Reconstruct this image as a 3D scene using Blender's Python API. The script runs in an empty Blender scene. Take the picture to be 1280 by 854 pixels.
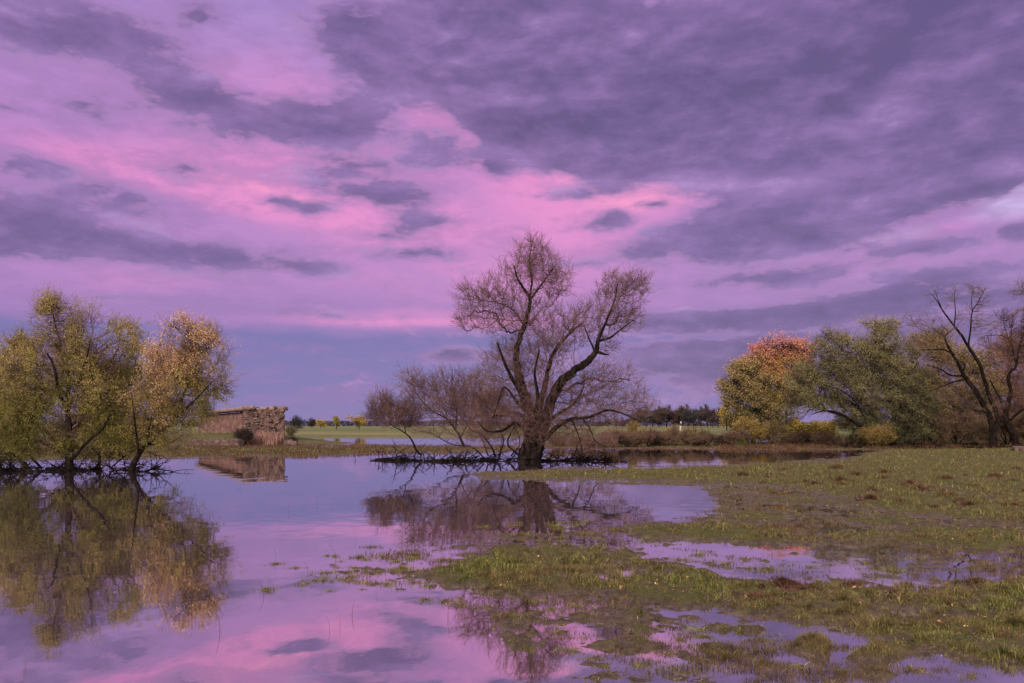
import bpy, math, random
import numpy as np
from math import radians as R
rng = np.random.default_rng(7)
random.seed(7)
SC = bpy.context.scene
COL = SC.collection
F0, HZ, H0 = 1000.0, 532.0, 1.7     # focal length, horizon row, eye height

def W(px, py, Y):
    return np.array([(px-640)/F0*Y, Y, H0+(HZ-py)/F0*Y])

# ---------------------------------------------------------------- noise
def _hash(ix, iy, seed):
    n = (ix.astype(np.int64)*374761393 + iy.astype(np.int64)*668265263 + seed*1442695041) & 0xFFFFFFFF
    n = ((n ^ (n >> 13))*1274126177) & 0xFFFFFFFF
    n = (n ^ (n >> 16)) & 0xFFFFFFFF
    return n/4294967295.0
def vnoise(x, y, seed=0):
    ix = np.floor(x); iy = np.floor(y); fx = x-ix; fy = y-iy
    fx = fx*fx*(3-2*fx); fy = fy*fy*(3-2*fy)
    a = _hash(ix, iy, seed); b = _hash(ix+1, iy, seed); c = _hash(ix, iy+1, seed); d = _hash(ix+1, iy+1, seed)
    return (a*(1-fx)+b*fx)*(1-fy)+(c*(1-fx)+d*fx)*fy
def fbm(x, y, oct=4, seed=0):
    s = 0; a = 1; t = 0
    for k in range(oct):
        s = s+a*vnoise(x*2**k+17.3*k, y*2**k-9.1*k, seed+k); t += a; a *= .55
    return s/t*2-1

# ---------------------------------------------------------------- mesh helpers
def mk_mesh(name, verts, faces_list, mats, matidx=None, smooth=False):
    """faces_list: list of int arrays (N,3) or (N,4)"""
    verts = np.asarray(verts, dtype=np.float32).reshape(-1, 3)
    me = bpy.data.meshes.new(name)
    me.vertices.add(len(verts)); me.vertices.foreach_set('co', verts.ravel())
    loops = []; starts = []; tot = []; base = 0
    for f in faces_list:
        f = np.asarray(f, dtype=np.int32)
        if len(f) == 0: continue
        n, k = f.shape
        loops.append(f.ravel()); starts.append(base+np.arange(n)*k); tot.append(np.full(n, k)); base += n*k
    loops = np.concatenate(loops).astype(np.int32); starts = np.concatenate(starts).astype(np.int32)
    me.loops.add(len(loops)); me.loops.foreach_set('vertex_index', loops)
    me.polygons.add(len(starts)); me.polygons.foreach_set('loop_start', starts)
    if smooth: me.polygons.foreach_set('use_smooth', np.ones(len(starts), dtype=bool))
    if not isinstance(mats, (list, tuple)): mats = [mats]
    for m in mats: me.materials.append(m)
    if matidx is not None: me.polygons.foreach_set('material_index', np.asarray(matidx, dtype=np.int32))
    me.update(calc_edges=True); me.validate()
    return me
def obj(name, me, parent=None, loc=None):
    o = bpy.data.objects.new(name, me); COL.objects.link(o)
    if parent is not None: o.parent = parent
    if loc is not None: o.location = loc
    return o
def tag(o, label=None, cat=None, group=None, kind=None):
    if label: o['label'] = label
    if cat: o['category'] = cat
    if group: o['group'] = group
    if kind: o['kind'] = kind
    return o
def thing(name, loc, label, cat, group=None):
    o = bpy.data.objects.new(name, None); COL.objects.link(o); o.location = tuple(float(v) for v in loc)
    o.empty_display_size = .2
    return tag(o, label, cat, group)

class Geo:
    def __init__(s): s.v = []; s.q = []; s.t = []; s.n = 0
    def add(s, v, q=None, t=None):
        v = np.asarray(v, dtype=np.float64).reshape(-1, 3)
        if q is not None and len(q): s.q.append(np.asarray(q)+s.n)
        if t is not None and len(t): s.t.append(np.asarray(t)+s.n)
        s.v.append(v); s.n += len(v)
    def mesh(s, name, mats, origin=(0, 0, 0), smooth=False):
        v = np.concatenate(s.v)-np.asarray(origin)
        return mk_mesh(name, v, [np.concatenate(a) for a in (s.q, s.t) if a], mats, smooth=smooth)

def norm(a):
    return a/np.maximum(np.linalg.norm(a, axis=-1, keepdims=True), 1e-9)

def tube(g, pts, rad, sides=6, rough=0.0, cap=True):
    pts = np.asarray(pts, float); rad = np.asarray(rad, float); n = len(pts)
    if n < 2: return
    t = np.gradient(pts, axis=0); t = norm(t)
    up = np.array([0.31, 0.9, 0.2]) if abs(t[0][2]) > .5 else np.array([0, .1, 1.0])
    a = norm(np.cross(t, up)); b = np.cross(t, a)
    ang = np.linspace(0, 2*math.pi, sides, endpoint=False)
    r = rad[:, None]*np.ones(sides)
    if rough: r = r*(1+rough*(rng.random((n, sides))-.5)*2)
    v = pts[:, None, :]+(a[:, None, :]*np.cos(ang)[None, :, None]+b[:, None, :]*np.sin(ang)[None, :, None])*r[:, :, None]
    i = np.arange(n-1)[:, None]*sides; j = np.arange(sides)[None, :]; k = (j+1) % sides
    q = np.stack([i+j, i+k, i+sides+k, i+sides+j], -1).reshape(-1, 4)
    v = v.reshape(-1, 3)
    tt = None
    if cap:
        c = len(v); v = np.vstack([v, pts[0], pts[-1]])
        jj = np.arange(sides); kk = (jj+1) % sides
        tt = np.vstack([np.stack([kk, jj, np.full(sides, c)], -1), np.stack([(n-1)*sides+jj, (n-1)*sides+kk, np.full(sides, c+1)], -1)])
    g.add(v, q, tt)

def smooth_line(pts, n=4, jit=0.0):
    """Catmull-Rom through pts (k x d)"""
    p = np.asarray(pts, float); P = np.vstack([2*p[0]-p[1], p, 2*p[-1]-p[-2]]); out = []
    for i in range(1, len(P)-2):
        for u in np.arange(n)/n:
            a, b, c, d = P[i-1], P[i], P[i+1], P[i+2]
            out.append(.5*((2*b)+(-a+c)*u+(2*a-5*b+4*c-d)*u*u+(-a+3*b-3*c+d)*u**3))
    out.append(P[-2]); out = np.array(out)
    if jit: out[1:-1, :3] += rng.normal(0, jit, (len(out)-2, 3))
    return out

def twigs(p0, d0, L, r0, segs=3, bend=(0, 0, .3), wob=.25, tip=.35):
    """vectorised thin curved tubes; returns (verts, quads, polylines)"""
    N = len(p0); P = np.zeros((N, segs+1, 3)); P[:, 0] = p0; d = norm(d0)
    bend = np.asarray(bend, float)
    for k in range(segs):
        d = norm(d+bend/segs+rng.normal(0, wob, (N, 3)))
        P[:, k+1] = P[:, k]+d*(L/segs)[:, None]
    a = norm(np.cross(d, rng.normal(0, 1, (N, 3)))); b = np.cross(norm(P[:, -1]-P[:, 0]), a)
    s = 3; ang = np.arange(s)*2*math.pi/s
    r = r0[:, None]*np.linspace(1, tip, segs+1)[None, :]
    V = P[:, :, None, :]+(a[:, None, None, :]*np.cos(ang)[:, None]+b[:, None, None, :]*np.sin(ang)[:, None])*r[:, :, None, None]
    base = (np.arange(N)*(segs+1)*s)[:, None, None]
    i = (np.arange(segs)*s)[None, :, None]; j = np.arange(s)[None, None, :]; k = (j+1) % s
    q = np.stack([base+i+j, base+i+k, base+i+s+k, base+i+s+j], -1).reshape(-1, 4)
    return V.reshape(-1, 3), q, P

def leaves(c, size, aspect=.38, droop=0.0, spread=None):
    """rhombic leaves centred at c"""
    N = len(c); d = rng.normal(0, 1, (N, 3)); d[:, 2] -= droop; d = norm(d)
    s = norm(np.cross(d, rng.normal(0, 1, (N, 3))))
    sz = (size*rng.uniform(.45, 1.5, N))[:, None]
    V = np.stack([c-d*sz*.5, c+s*sz*aspect*.5, c+d*sz*.5, c-s*sz*aspect*.5], 1)
    q = (np.arange(N)*4)[:, None]+np.arange(4)[None, :]
    return V.reshape(-1, 3), q

# ---------------------------------------------------------------- materials
def lin(c): return tuple(((v/255)/12.92 if v/255 <= .04045 else ((v/255+.055)/1.055)**2.4) for v in c)
def newmat(name):
    m = bpy.data.materials.new(name); m.use_nodes = True; m.node_tree.nodes.clear(); return m, m.node_tree.nodes, m.node_tree.links
def N(nt, typ, **kw):
    n = nt.nodes.new(typ)
    for k, v in kw.items():
        if k.startswith('i_'):
            key = k[2:]; key = int(key) if key.isdigit() else key
            n.inputs[key].default_value = v
        else: setattr(n, k, v)
    return n
def ramp(nt, src, stops, interp='LINEAR'):
    r = nt.nodes.new('ShaderNodeValToRGB'); r.color_ramp.interpolation = interp
    e = r.color_ramp.elements
    while len(e) < len(stops): e.new(.5)
    for i, (p, c) in enumerate(stops):
        e[i].position = p; e[i].color = (*c, 1) if len(c) == 3 else c
    nt.links.new(src, r.inputs[0]); return r.outputs[0]
def mixc(nt, f, a, b, mode='MIX'):
    m = nt.nodes.new('ShaderNodeMix'); m.data_type = 'RGBA'; m.blend_type = mode
    for s, v in ((m.inputs[0], f), (m.inputs[6], a), (m.inputs[7], b)):
        if hasattr(v, 'links'): nt.links.new(v, s)
        elif isinstance(v, (int, float)): s.default_value = v
        else: s.default_value = (*v, 1)
    return m.outputs[2]
def math_(nt, op, a, b=None, c=None, clamp=False):
    m = nt.nodes.new('ShaderNodeMath'); m.operation = op; m.use_clamp = clamp
    for s, v in zip(m.inputs, (a, b, c)):
        if v is None: continue
        if hasattr(v, 'links'): nt.links.new(v, s)
        else: s.default_value = v
    return m.outputs[0]

def noise_mat(name, cols, scale=3.0, rough=.9, detail=5, bump=0.0, bscale=None, stretch=None, island=0.0, spec=.2):
    m, n, l = newmat(name); nt = m.node_tree
    g = N(nt, 'ShaderNodeNewGeometry')
    src = g.outputs['Position']
    if stretch:
        mp = N(nt, 'ShaderNodeMapping'); mp.inputs['Scale'].default_value = stretch; l.new(src, mp.inputs[0]); src = mp.outputs[0]
    no = N(nt, 'ShaderNodeTexNoise'); no.inputs['Scale'].default_value = scale; no.inputs['Detail'].default_value = detail; no.inputs['Roughness'].default_value = .65
    l.new(src, no.inputs['Vector'])
    f = no.outputs['Fac']
    f = math_(nt, 'MULTIPLY_ADD', f, 2.2, -.6, True)
    if island:
        r = math_(nt, 'SUBTRACT', g.outputs['Random Per Island'], .5)
        f = math_(nt, 'MULTIPLY_ADD', r, island, f, True)
    k = len(cols)
    c = ramp(nt, f, [(i/(k-1), cc) for i, cc in enumerate(cols)])
    b = N(nt, 'ShaderNodeBsdfPrincipled'); b.inputs['Roughness'].default_value = rough; b.inputs['Specular IOR Level'].default_value = spec
    l.new(c, b.inputs['Base Color'])
    if bump:
        n2 = N(nt, 'ShaderNodeTexNoise'); n2.inputs['Scale'].default_value = bscale or scale*4; n2.inputs['Detail'].default_value = 6; l.new(src, n2.inputs['Vector'])
        bp = N(nt, 'ShaderNodeBump'); bp.inputs['Strength'].default_value = 1; bp.inputs['Distance'].default_value = bump
        l.new(n2.outputs['Fac'], bp.inputs['Height']); l.new(bp.outputs[0], b.inputs['Normal'])
    o = N(nt, 'ShaderNodeOutputMaterial'); l.new(b.outputs[0], o.inputs[0])
    return m

def leaf_mat(name, low, high, accent, z0, z1, nscale=.6, trans=.35, amt=.9):
    """leaf colour: low -> high with height (autumn tops), patches of accent, each leaf its own tint"""
    m, n, l = newmat(name); nt = m.node_tree
    g = N(nt, 'ShaderNodeNewGeometry')
    sx = N(nt, 'ShaderNodeSeparateXYZ'); l.new(g.outputs['Position'], sx.inputs[0])
    no = N(nt, 'ShaderNodeTexNoise'); no.inputs['Scale'].default_value = nscale; no.inputs['Detail'].default_value = 3; l.new(g.outputs['Position'], no.inputs['Vector'])
    ri = g.outputs['Random Per Island']
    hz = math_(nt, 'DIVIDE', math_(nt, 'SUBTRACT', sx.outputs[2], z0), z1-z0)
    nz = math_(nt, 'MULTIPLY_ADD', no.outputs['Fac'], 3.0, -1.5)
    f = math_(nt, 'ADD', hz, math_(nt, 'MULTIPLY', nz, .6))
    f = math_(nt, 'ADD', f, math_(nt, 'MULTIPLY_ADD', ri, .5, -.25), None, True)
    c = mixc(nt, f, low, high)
    no2 = N(nt, 'ShaderNodeTexNoise'); no2.inputs['Scale'].default_value = nscale*2.3; no2.inputs['Detail'].default_value = 2; l.new(g.outputs['Position'], no2.inputs['Vector'])
    fa = math_(nt, 'MULTIPLY_ADD', no2.outputs['Fac'], 4, -2.0)
    rr = math_(nt, 'FRACT', math_(nt, 'MULTIPLY', ri, 17.3))
    fa = math_(nt, 'MULTIPLY', math_(nt, 'ADD', fa, math_(nt, 'MULTIPLY_ADD', rr, .9, -.45), None, True), amt)
    c = mixc(nt, fa, c, accent)
    v = math_(nt, 'MULTIPLY_ADD', math_(nt, 'FRACT', math_(nt, 'MULTIPLY', ri, 71.7)), .6, .70)
    hs = N(nt, 'ShaderNodeHueSaturation'); l.new(c, hs.inputs['Color']); l.new(v, hs.inputs['Value'])
    d = N(nt, 'ShaderNodeBsdfDiffuse'); l.new(hs.outputs[0], d.inputs[0])
    t = N(nt, 'ShaderNodeBsdfTranslucent'); l.new(hs.outputs[0], t.inputs[0])
    ms = N(nt, 'ShaderNodeMixShader'); ms.inputs[0].default_value = trans+.05
    l.new(d.outputs[0], ms.inputs[1]); l.new(t.outputs[0], ms.inputs[2])
    o = N(nt, 'ShaderNodeOutputMaterial'); l.new(ms.outputs[0], o.inputs[0])
    return m

BARK_DARK = noise_mat('bark_dark', [(.003, .0022, .002), (.008, .006, .005), (.030, .020, .016)], 5, .95, 8, .05, 16, (1, 1, .35), spec=.03)
BARK_MID = noise_mat('bark_mid', [(.03, .02, .016), (.075, .05, .038), (.13, .09, .07)], 4, .95, 8, .04, 14, (1, 1, .35))
TWIG_RED = noise_mat('twig_russet', [(.045, .023, .020), (.095, .050, .042), (.16, .095, .075)], 1.2, .8, 3, island=.7)
TWIG_BROWN = noise_mat('twig_brown', [(.05, .03, .022), (.10, .062, .042), (.16, .11, .07)], 1.2, .8, 3, island=.7)
TWIG_DARK = noise_mat('twig_dark', [(.015, .01, .009), (.035, .024, .02), (.07, .048, .035)], 1.2, .8, 3, island=.7)
#SPLIT
# ---------------------------------------------------------------- camera, sun, sky
cam = bpy.data.cameras.new('camera'); co = bpy.data.objects.new('camera', cam); COL.objects.link(co)
co.location = (0, 0, H0); co.rotation_euler = (R(90), 0, 0)
cam.sensor_width = 36; cam.lens = 36*F0/1280; cam.shift_y = (HZ-427)/1280; cam.clip_start = .1; cam.clip_end = 20000
SC.camera = co
vs = SC.view_settings
vs.view_transform = 'Standard'; vs.look = 'None'; vs.exposure = 0; vs.gamma = 1
SUN_EL, SUN_AZ = 30, 205      # azimuth clockwise from +Y: behind the camera, to its left
sl = bpy.data.lights.new('sun', 'SUN'); so = bpy.data.objects.new('sun', sl); COL.objects.link(so)
sl.energy = 4.8; sl.angle = R(16); sl.color = (1, .84, .76)
sd = np.array([math.sin(R(SUN_AZ))*math.cos(R(SUN_EL)), math.cos(R(SUN_AZ))*math.cos(R(SUN_EL)), math.sin(R(SUN_EL))])
from mathutils import Vector
so.rotation_euler = Vector(tuple(sd)).to_track_quat('Z', 'Y').to_euler()

wd = bpy.data.worlds.new('World'); SC.world = wd; wd.use_nodes = True; nt = wd.node_tree; nt.nodes.clear(); L_ = nt.links.new
tc = N(nt, 'ShaderNodeTexCoord'); D = tc.outputs['Generated']
sp = N(nt, 'ShaderNodeSeparateXYZ'); L_(D, sp.inputs[0]); dx, dy, dz = sp.outputs
az = math_(nt, 'ARCTAN2', dx, dy)
el = math_(nt, 'ARCSINE', dz)
# cloud plane coordinates: noise that flattens towards the horizon
zz = math_(nt, 'ADD', math_(nt, 'MAXIMUM', dz, 0.0), .20)
cp = N(nt, 'ShaderNodeCombineXYZ'); L_(math_(nt, 'DIVIDE', dx, zz), cp.inputs[0]); L_(math_(nt, 'DIVIDE', dy, zz), cp.inputs[1])
def wnoise(vec, scale, detail=6, rough=.55, off=(0, 0, 0), dist=0.0, st=(1, 1, 1)):
    mp = N(nt, 'ShaderNodeMapping'); mp.inputs['Location'].default_value = off; mp.inputs['Scale'].default_value = st; L_(vec, mp.inputs[0])
    n = N(nt, 'ShaderNodeTexNoise'); n.inputs['Scale'].default_value = scale; n.inputs['Detail'].default_value = detail
    n.inputs['Roughness'].default_value = rough; n.inputs['Distortion'].default_value = dist; L_(mp.outputs[0], n.inputs['Vector'])
    return n
cpn = cp.outputs[0]
# warp of the angular coordinates
wn = wnoise(cpn, 1.6, 5, .6, (3, 1, 0))
wv = N(nt, 'ShaderNodeVectorMath', operation='SUBTRACT'); L_(wn.outputs['Color'], wv.inputs[0]); wv.inputs[1].default_value = (.5, .5, .5)
wv2 = N(nt, 'ShaderNodeVectorMath', operation='MULTIPLY'); L_(wv.outputs[0], wv2.inputs[0]); wv2.inputs[1].default_value = (.06, .03, 0)
ae = N(nt, 'ShaderNodeCombineXYZ'); L_(az, ae.inputs[0]); L_(el, ae.inputs[1])
wp = N(nt, 'ShaderNodeVectorMath', operation='ADD'); L_(ae.outputs[0], wp.inputs[0]); L_(wv2.outputs[0], wp.inputs[1])
AE = wp.outputs[0]
def blobs(lst, start=0.0):
    acc = None
    for (px, py, rx, ry, rot, w) in lst:
        x = (px-640)/F0; a = math.atan(x); e = math.atan((HZ-py)/F0*math.cos(a))
        k = math.cos(a)
        mp = N(nt, 'ShaderNodeMapping', vector_type='TEXTURE'); mp.inputs['Location'].default_value = (a, e, 0)
        mp.inputs['Rotation'].default_value = (0, 0, R(rot)); mp.inputs['Scale'].default_value = (rx/F0*k*k, ry/F0*k, 1)
        L_(AE, mp.inputs[0])
        gr = N(nt, 'ShaderNodeTexGradient', gradient_type='SPHERICAL'); L_(mp.outputs[0], gr.inputs[0])
        acc = math_(nt, 'MULTIPLY_ADD', gr.outputs['Fac'], w, acc if acc is not None else start)
    return acc
def sstep(v, a, b):
    m = N(nt, 'ShaderNodeMapRange', interpolation_type='SMOOTHSTEP'); L_(v, m.inputs[0]); m.inputs[1].default_value = a; m.inputs[2].default_value = b
    return m.outputs[0]
n_big = wnoise(cpn, 2.4, 9, .62, (0, 0, 0), 0.1, (1, 1.1, 1)).outputs['Fac']
n_fine = wnoise(ae.outputs[0], 13.0, 9, .60, (5, 2, 0), 0.25, (1, 2.5, 1)).outputs['Fac']
n_sh = wnoise(ae.outputs[0], 6.5, 9, .58, (9, 4, 1), 0.2, (1, 2.3, 1)).outputs['Fac']
nb = math_(nt, 'SUBTRACT', n_big, .5); nf = math_(nt, 'SUBTRACT', n_fine, .5); ns = math_(nt, 'SUBTRACT', n_sh, .5)
# clear-sky colour by elevation
def pe(py): return math.atan((HZ-py)/F0)/1.2
els = math_(nt, 'DIVIDE', el, 1.2, None, True)
els = math_(nt, 'MULTIPLY_ADD', nb, .03, els, True)
base = ramp(nt, els, [(0, lin((134, 123, 178))), (pe(490), lin((130, 119, 178))), (pe(426), lin((124, 114, 174))), (pe(406), lin((164, 125, 188))),
                      (pe(350), lin((186, 135, 198))), (pe(230), lin((190, 135, 200))), (pe(100), lin((186, 140, 205))), (pe(20), lin((172, 140, 206))), (1, lin((190, 165, 215)))])
pink = blobs([
    (420, 210, 420, 150, -12, .75), (640, 190, 200, 75, -32, 1.0), (545, 120, 60, 40, 0, .6), (800, 238, 160, 45, -5, 1.2), (910, 225, 60, 24, 0, .8),
    (700, 300, 200, 90, 0, .7), (250, 225, 230, 34, -10, .7), (90, 195, 160, 28, -8, .7), (370, 240, 240, 60, -10, .6), (450, 275, 200, 34, -5, .5),
    (170, 350, 300, 40, 0, .35), (540, 405, 330, 20, 0, 1.0), (620, 370, 260, 50, 0, .35), (1060, 340, 120, 30, 10, .4), (340, 100, 160, 50, 0, .2), (1180, 285, 130, 18, 8, .5)])
pink = math_(nt, 'ADD', pink, math_(nt, 'MULTIPLY', ns, 1.0))
pink = sstep(math_(nt, 'ADD', pink, math_(nt, 'MULTIPLY', nf, .9)), .05, 1.15)
pink = math_(nt, 'MULTIPLY', pink, sstep(el, .098, .128))
c = mixc(nt, pink, base, lin((232, 146, 206)))
hot = blobs([(690, 195, 170, 34, -30, .9), (800, 240, 130, 34, 0, 1.0), (548, 112, 44, 34, 0, .6), (240, 212, 110, 14, -10, .6), (350, 240, 120, 16, -14, .6)])
hot = sstep(math_(nt, 'ADD', hot, math_(nt, 'MULTIPLY', nf, .9)), .05, .8)
c = mixc(nt, hot, c, lin((248, 156, 206)))
lt = blobs([(1270, 250, 90, 45, 0, 1.1), (1170, 225, 90, 22, 0, .6), (1110, 295, 130, 16, 8, .7), (1080, 345, 90, 24, 10, .5), (360, 30, 170, 60, 0, .35), (60, 100, 150, 30, 0, .35), (570, 440, 60, 12, 0, .5)])
lt = sstep(math_(nt, 'ADD', lt, math_(nt, 'MULTIPLY', nf, .6)), .22, .9)
c = mixc(nt, lt, c, lin((205, 178, 228)))
# thick cloud
DB = [
    (150, 48, 120, 32, -3, 1.1), (30, 38, 100, 42, 0, 1.0), (245, 16, 36, 14, 0, .8), (230, 110, 80, 22, -4, .9), (330, 152, 140, 32, 0, 1.15), (425, 150, 62, 26, 0, 1.0), (110, 132, 70, 22, 0, .7),
    (15, 136, 50, 6, 0, .6), (235, 208, 60, 17, 0, .85), (40, 206, 60, 15, 0, .9), (60, 268, 140, 46, -4, .85), (175, 250, 80, 22, -10, .8), (120, 310, 160, 22, 0, .9), (0, 290, 80, 46, 0, .8), (300, 322, 130, 22, 0, .85), (400, 335, 60, 12, 0, .6),
    (465, 240, 82, 20, -4, 1.25), (535, 180, 46, 22, -8, 1.2), (450, 204, 80, 14, 4, .95), (605, 205, 34, 15, -12, 1.1), (385, 262, 32, 10, 0, .9), (345, 250, 24, 8, 0, .7), (530, 278, 66, 11, 0, .9), (478, 292, 50, 9, 0, .8), (520, 316, 66, 10, 0, .9),
    (475, 90, 80, 40, -10, 1.2), (430, 20, 60, 40, 0, .8), (500, 40, 80, 40, 0, .6), (600, 50, 90, 70, 0, 1.2), (700, 90, 180, 90, -15, 1.6), (640, 145, 70, 40, -30, .9), (750, 185, 90, 34, -8, 1.3), (880, 110, 260, 90, 0, 1.7), (1080, 90, 260, 100, 0, 1.7), (1260, 70, 240, 120, 0, 1.7), (1000, 175, 260, 34, 0, 1.1), (1230, 190, 120, 26, 0, .9),
    (950, 240, 100, 26, 0, 1.0), (1050, 262, 150, 36, 3, 1.4), (920, 292, 100, 28, 0, 1.1), (1150, 242, 90, 26, 0, 1.0), (950, 314, 130, 16, 3, 1.0), (850, 292, 46, 14, 0, .9), (818, 256, 24, 6, 0, .8), (762, 276, 44, 15, 8, 1.0), (735, 243, 60, 10, 0, .9), (805, 316, 36, 16, -6, 1.0), (740, 330, 40, 8, 0, .5),
    (1150, 308, 130, 14, 5, 1.0), (1250, 232, 56, 8, 6, 1.1), (1278, 292, 24, 15, 0, 1.0), (960, 350, 150, 16, 0, .95), (1190, 345, 140, 18, 6, 1.0), (1020, 388, 320, 16, 2, 1.2), (1130, 425, 320, 36, 4, 1.2), (880, 402, 110, 14, 0, .9), (900, 440, 200, 22, 0, 1.0), (1000, 475, 340, 26, 0, .85),
    (560, 447, 46, 13, 0, 1.0), (190, 374, 240, 8, 0, .6), (330, 392, 160, 8, 0, .5), (660, 420, 140, 8, 0, .5), (280, 30, 50, 20, 0, .3)]
dens = blobs([(x, y, rx*1.38, ry*1.38, ro, w) for (x, y, rx, ry, ro, w) in DB])
nx_ = math_(nt, 'SUBTRACT', wnoise(ae.outputs[0], 34.0, 7, .6, (1, 7, 0), .3, (1, 2.4, 1)).outputs['Fac'], .5)
dn = math_(nt, 'ADD', dens, math_(nt, 'MULTIPLY', nb, .5))
dn = math_(nt, 'ADD', dn, math_(nt, 'MULTIPLY', nf, 1.9))
dn = math_(nt, 'ADD', dn, math_(nt, 'MULTIPLY', ns, .5))
dn = math_(nt, 'ADD', dn, math_(nt, 'MULTIPLY', nx_, 1.1))
# outside the picture: broken cloud everywhere
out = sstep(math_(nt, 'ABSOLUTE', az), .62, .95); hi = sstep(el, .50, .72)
dn = math_(nt, 'ADD', dn, math_(nt, 'MULTIPLY', math_(nt, 'MAXIMUM', out, hi), .25))
mask = sstep(dn, .22, .78)
vst = wnoise(cpn, 1.9, 8, .62, (2, 8, 3), .4, (.8, 1.7, 1)).outputs['Fac']
veil = sstep(math_(nt, 'ADD', dn, math_(nt, 'MULTIPLY', math_(nt, 'SUBTRACT', vst, .5), 1.6)), -.22, .48)
# lumps in the cloud
sh = math_(nt, 'ADD', math_(nt, 'MULTIPLY', ns, 1.15), math_(nt, 'ADD', math_(nt, 'MULTIPLY', nf, .55), math_(nt, 'MULTIPLY', nx_, .35)))
sh = math_(nt, 'ADD', sh, math_(nt, 'MULTIPLY', math_(nt, 'MINIMUM', math_(nt, 'SUBTRACT', dn, .75), .6), -.26))
drk = blobs([(1130, 45, 170, 60, 0, -.5), (900, 120, 400, 60, 0, -.12), (1150, 95, 140, 50, 30, .3), (1010, 265, 200, 60, 0, .15), (150, 45, 200, 50, 0, .05), (1200, 375, 300, 40, 0, -.25), (940, 455, 250, 60, 0, -.05), (760, 150, 120, 60, 0, -.1), (960, 225, 160, 24, 0, .35)])
n_up = wnoise(ae.outputs[0], 13.0, 6, .60, (5, 2.05, 0), 0.25, (1, 2.5, 1)).outputs['Fac']
rel = math_(nt, 'SUBTRACT', n_fine, n_up)
sh = math_(nt, 'ADD', sh, math_(nt, 'MULTIPLY', rel, .8))
sh = math_(nt, 'ADD', sh, drk)
cc = ramp(nt, math_(nt, 'ADD', sh, .5, None, True), [(0, lin((98, 82, 130))), (.35, lin((122, 98, 150))), (.65, lin((146, 115, 172))), (1, lin((188, 148, 208)))])
c = mixc(nt, math_(nt, 'MULTIPLY', veil, .52), c, lin((154, 118, 178)))
rim = math_(nt, 'MULTIPLY', math_(nt, 'MULTIPLY', mask, math_(nt, 'SUBTRACT', 1.0, mask)), 4.0)
c = mixc(nt, math_(nt, 'MULTIPLY', mask, .95), c, cc)
c = mixc(nt, math_(nt, 'MULTIPLY', rim, .10), c, lin((226, 170, 216)))
# low haze band near the horizon
hb = sstep(el, .045, -.005)
c = mixc(nt, math_(nt, 'MULTIPLY', hb, .45), c, lin((142, 127, 180)))
# upper and rear sky, out of view: brightened as added fill light for the scene
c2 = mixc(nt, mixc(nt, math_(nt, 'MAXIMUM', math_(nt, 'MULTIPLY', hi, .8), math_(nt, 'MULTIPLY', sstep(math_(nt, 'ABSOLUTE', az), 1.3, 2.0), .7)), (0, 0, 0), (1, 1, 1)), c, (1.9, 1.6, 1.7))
sky = N(nt, 'ShaderNodeTexSky', sky_type='NISHITA'); sky.sun_disc = False; sky.sun_elevation = R(SUN_EL); sky.sun_rotation = R(SUN_AZ)
b1 = N(nt, 'ShaderNodeBackground'); L_(sky.outputs[0], b1.inputs[0]); b1.inputs[1].default_value = .006
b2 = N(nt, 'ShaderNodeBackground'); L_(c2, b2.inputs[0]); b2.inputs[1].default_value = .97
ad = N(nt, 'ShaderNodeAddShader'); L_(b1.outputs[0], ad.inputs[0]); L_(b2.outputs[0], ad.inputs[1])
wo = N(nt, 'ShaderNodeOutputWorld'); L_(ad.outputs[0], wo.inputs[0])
wd.cycles.sampling_method = 'MANUAL'; wd.cycles.sample_map_resolution = 512
SC.cycles.max_bounces = 5; SC.cycles.transparent_max_bounces = 8
SC.cycles.diffuse_bounces = 3; SC.cycles.glossy_bounces = 3
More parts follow.
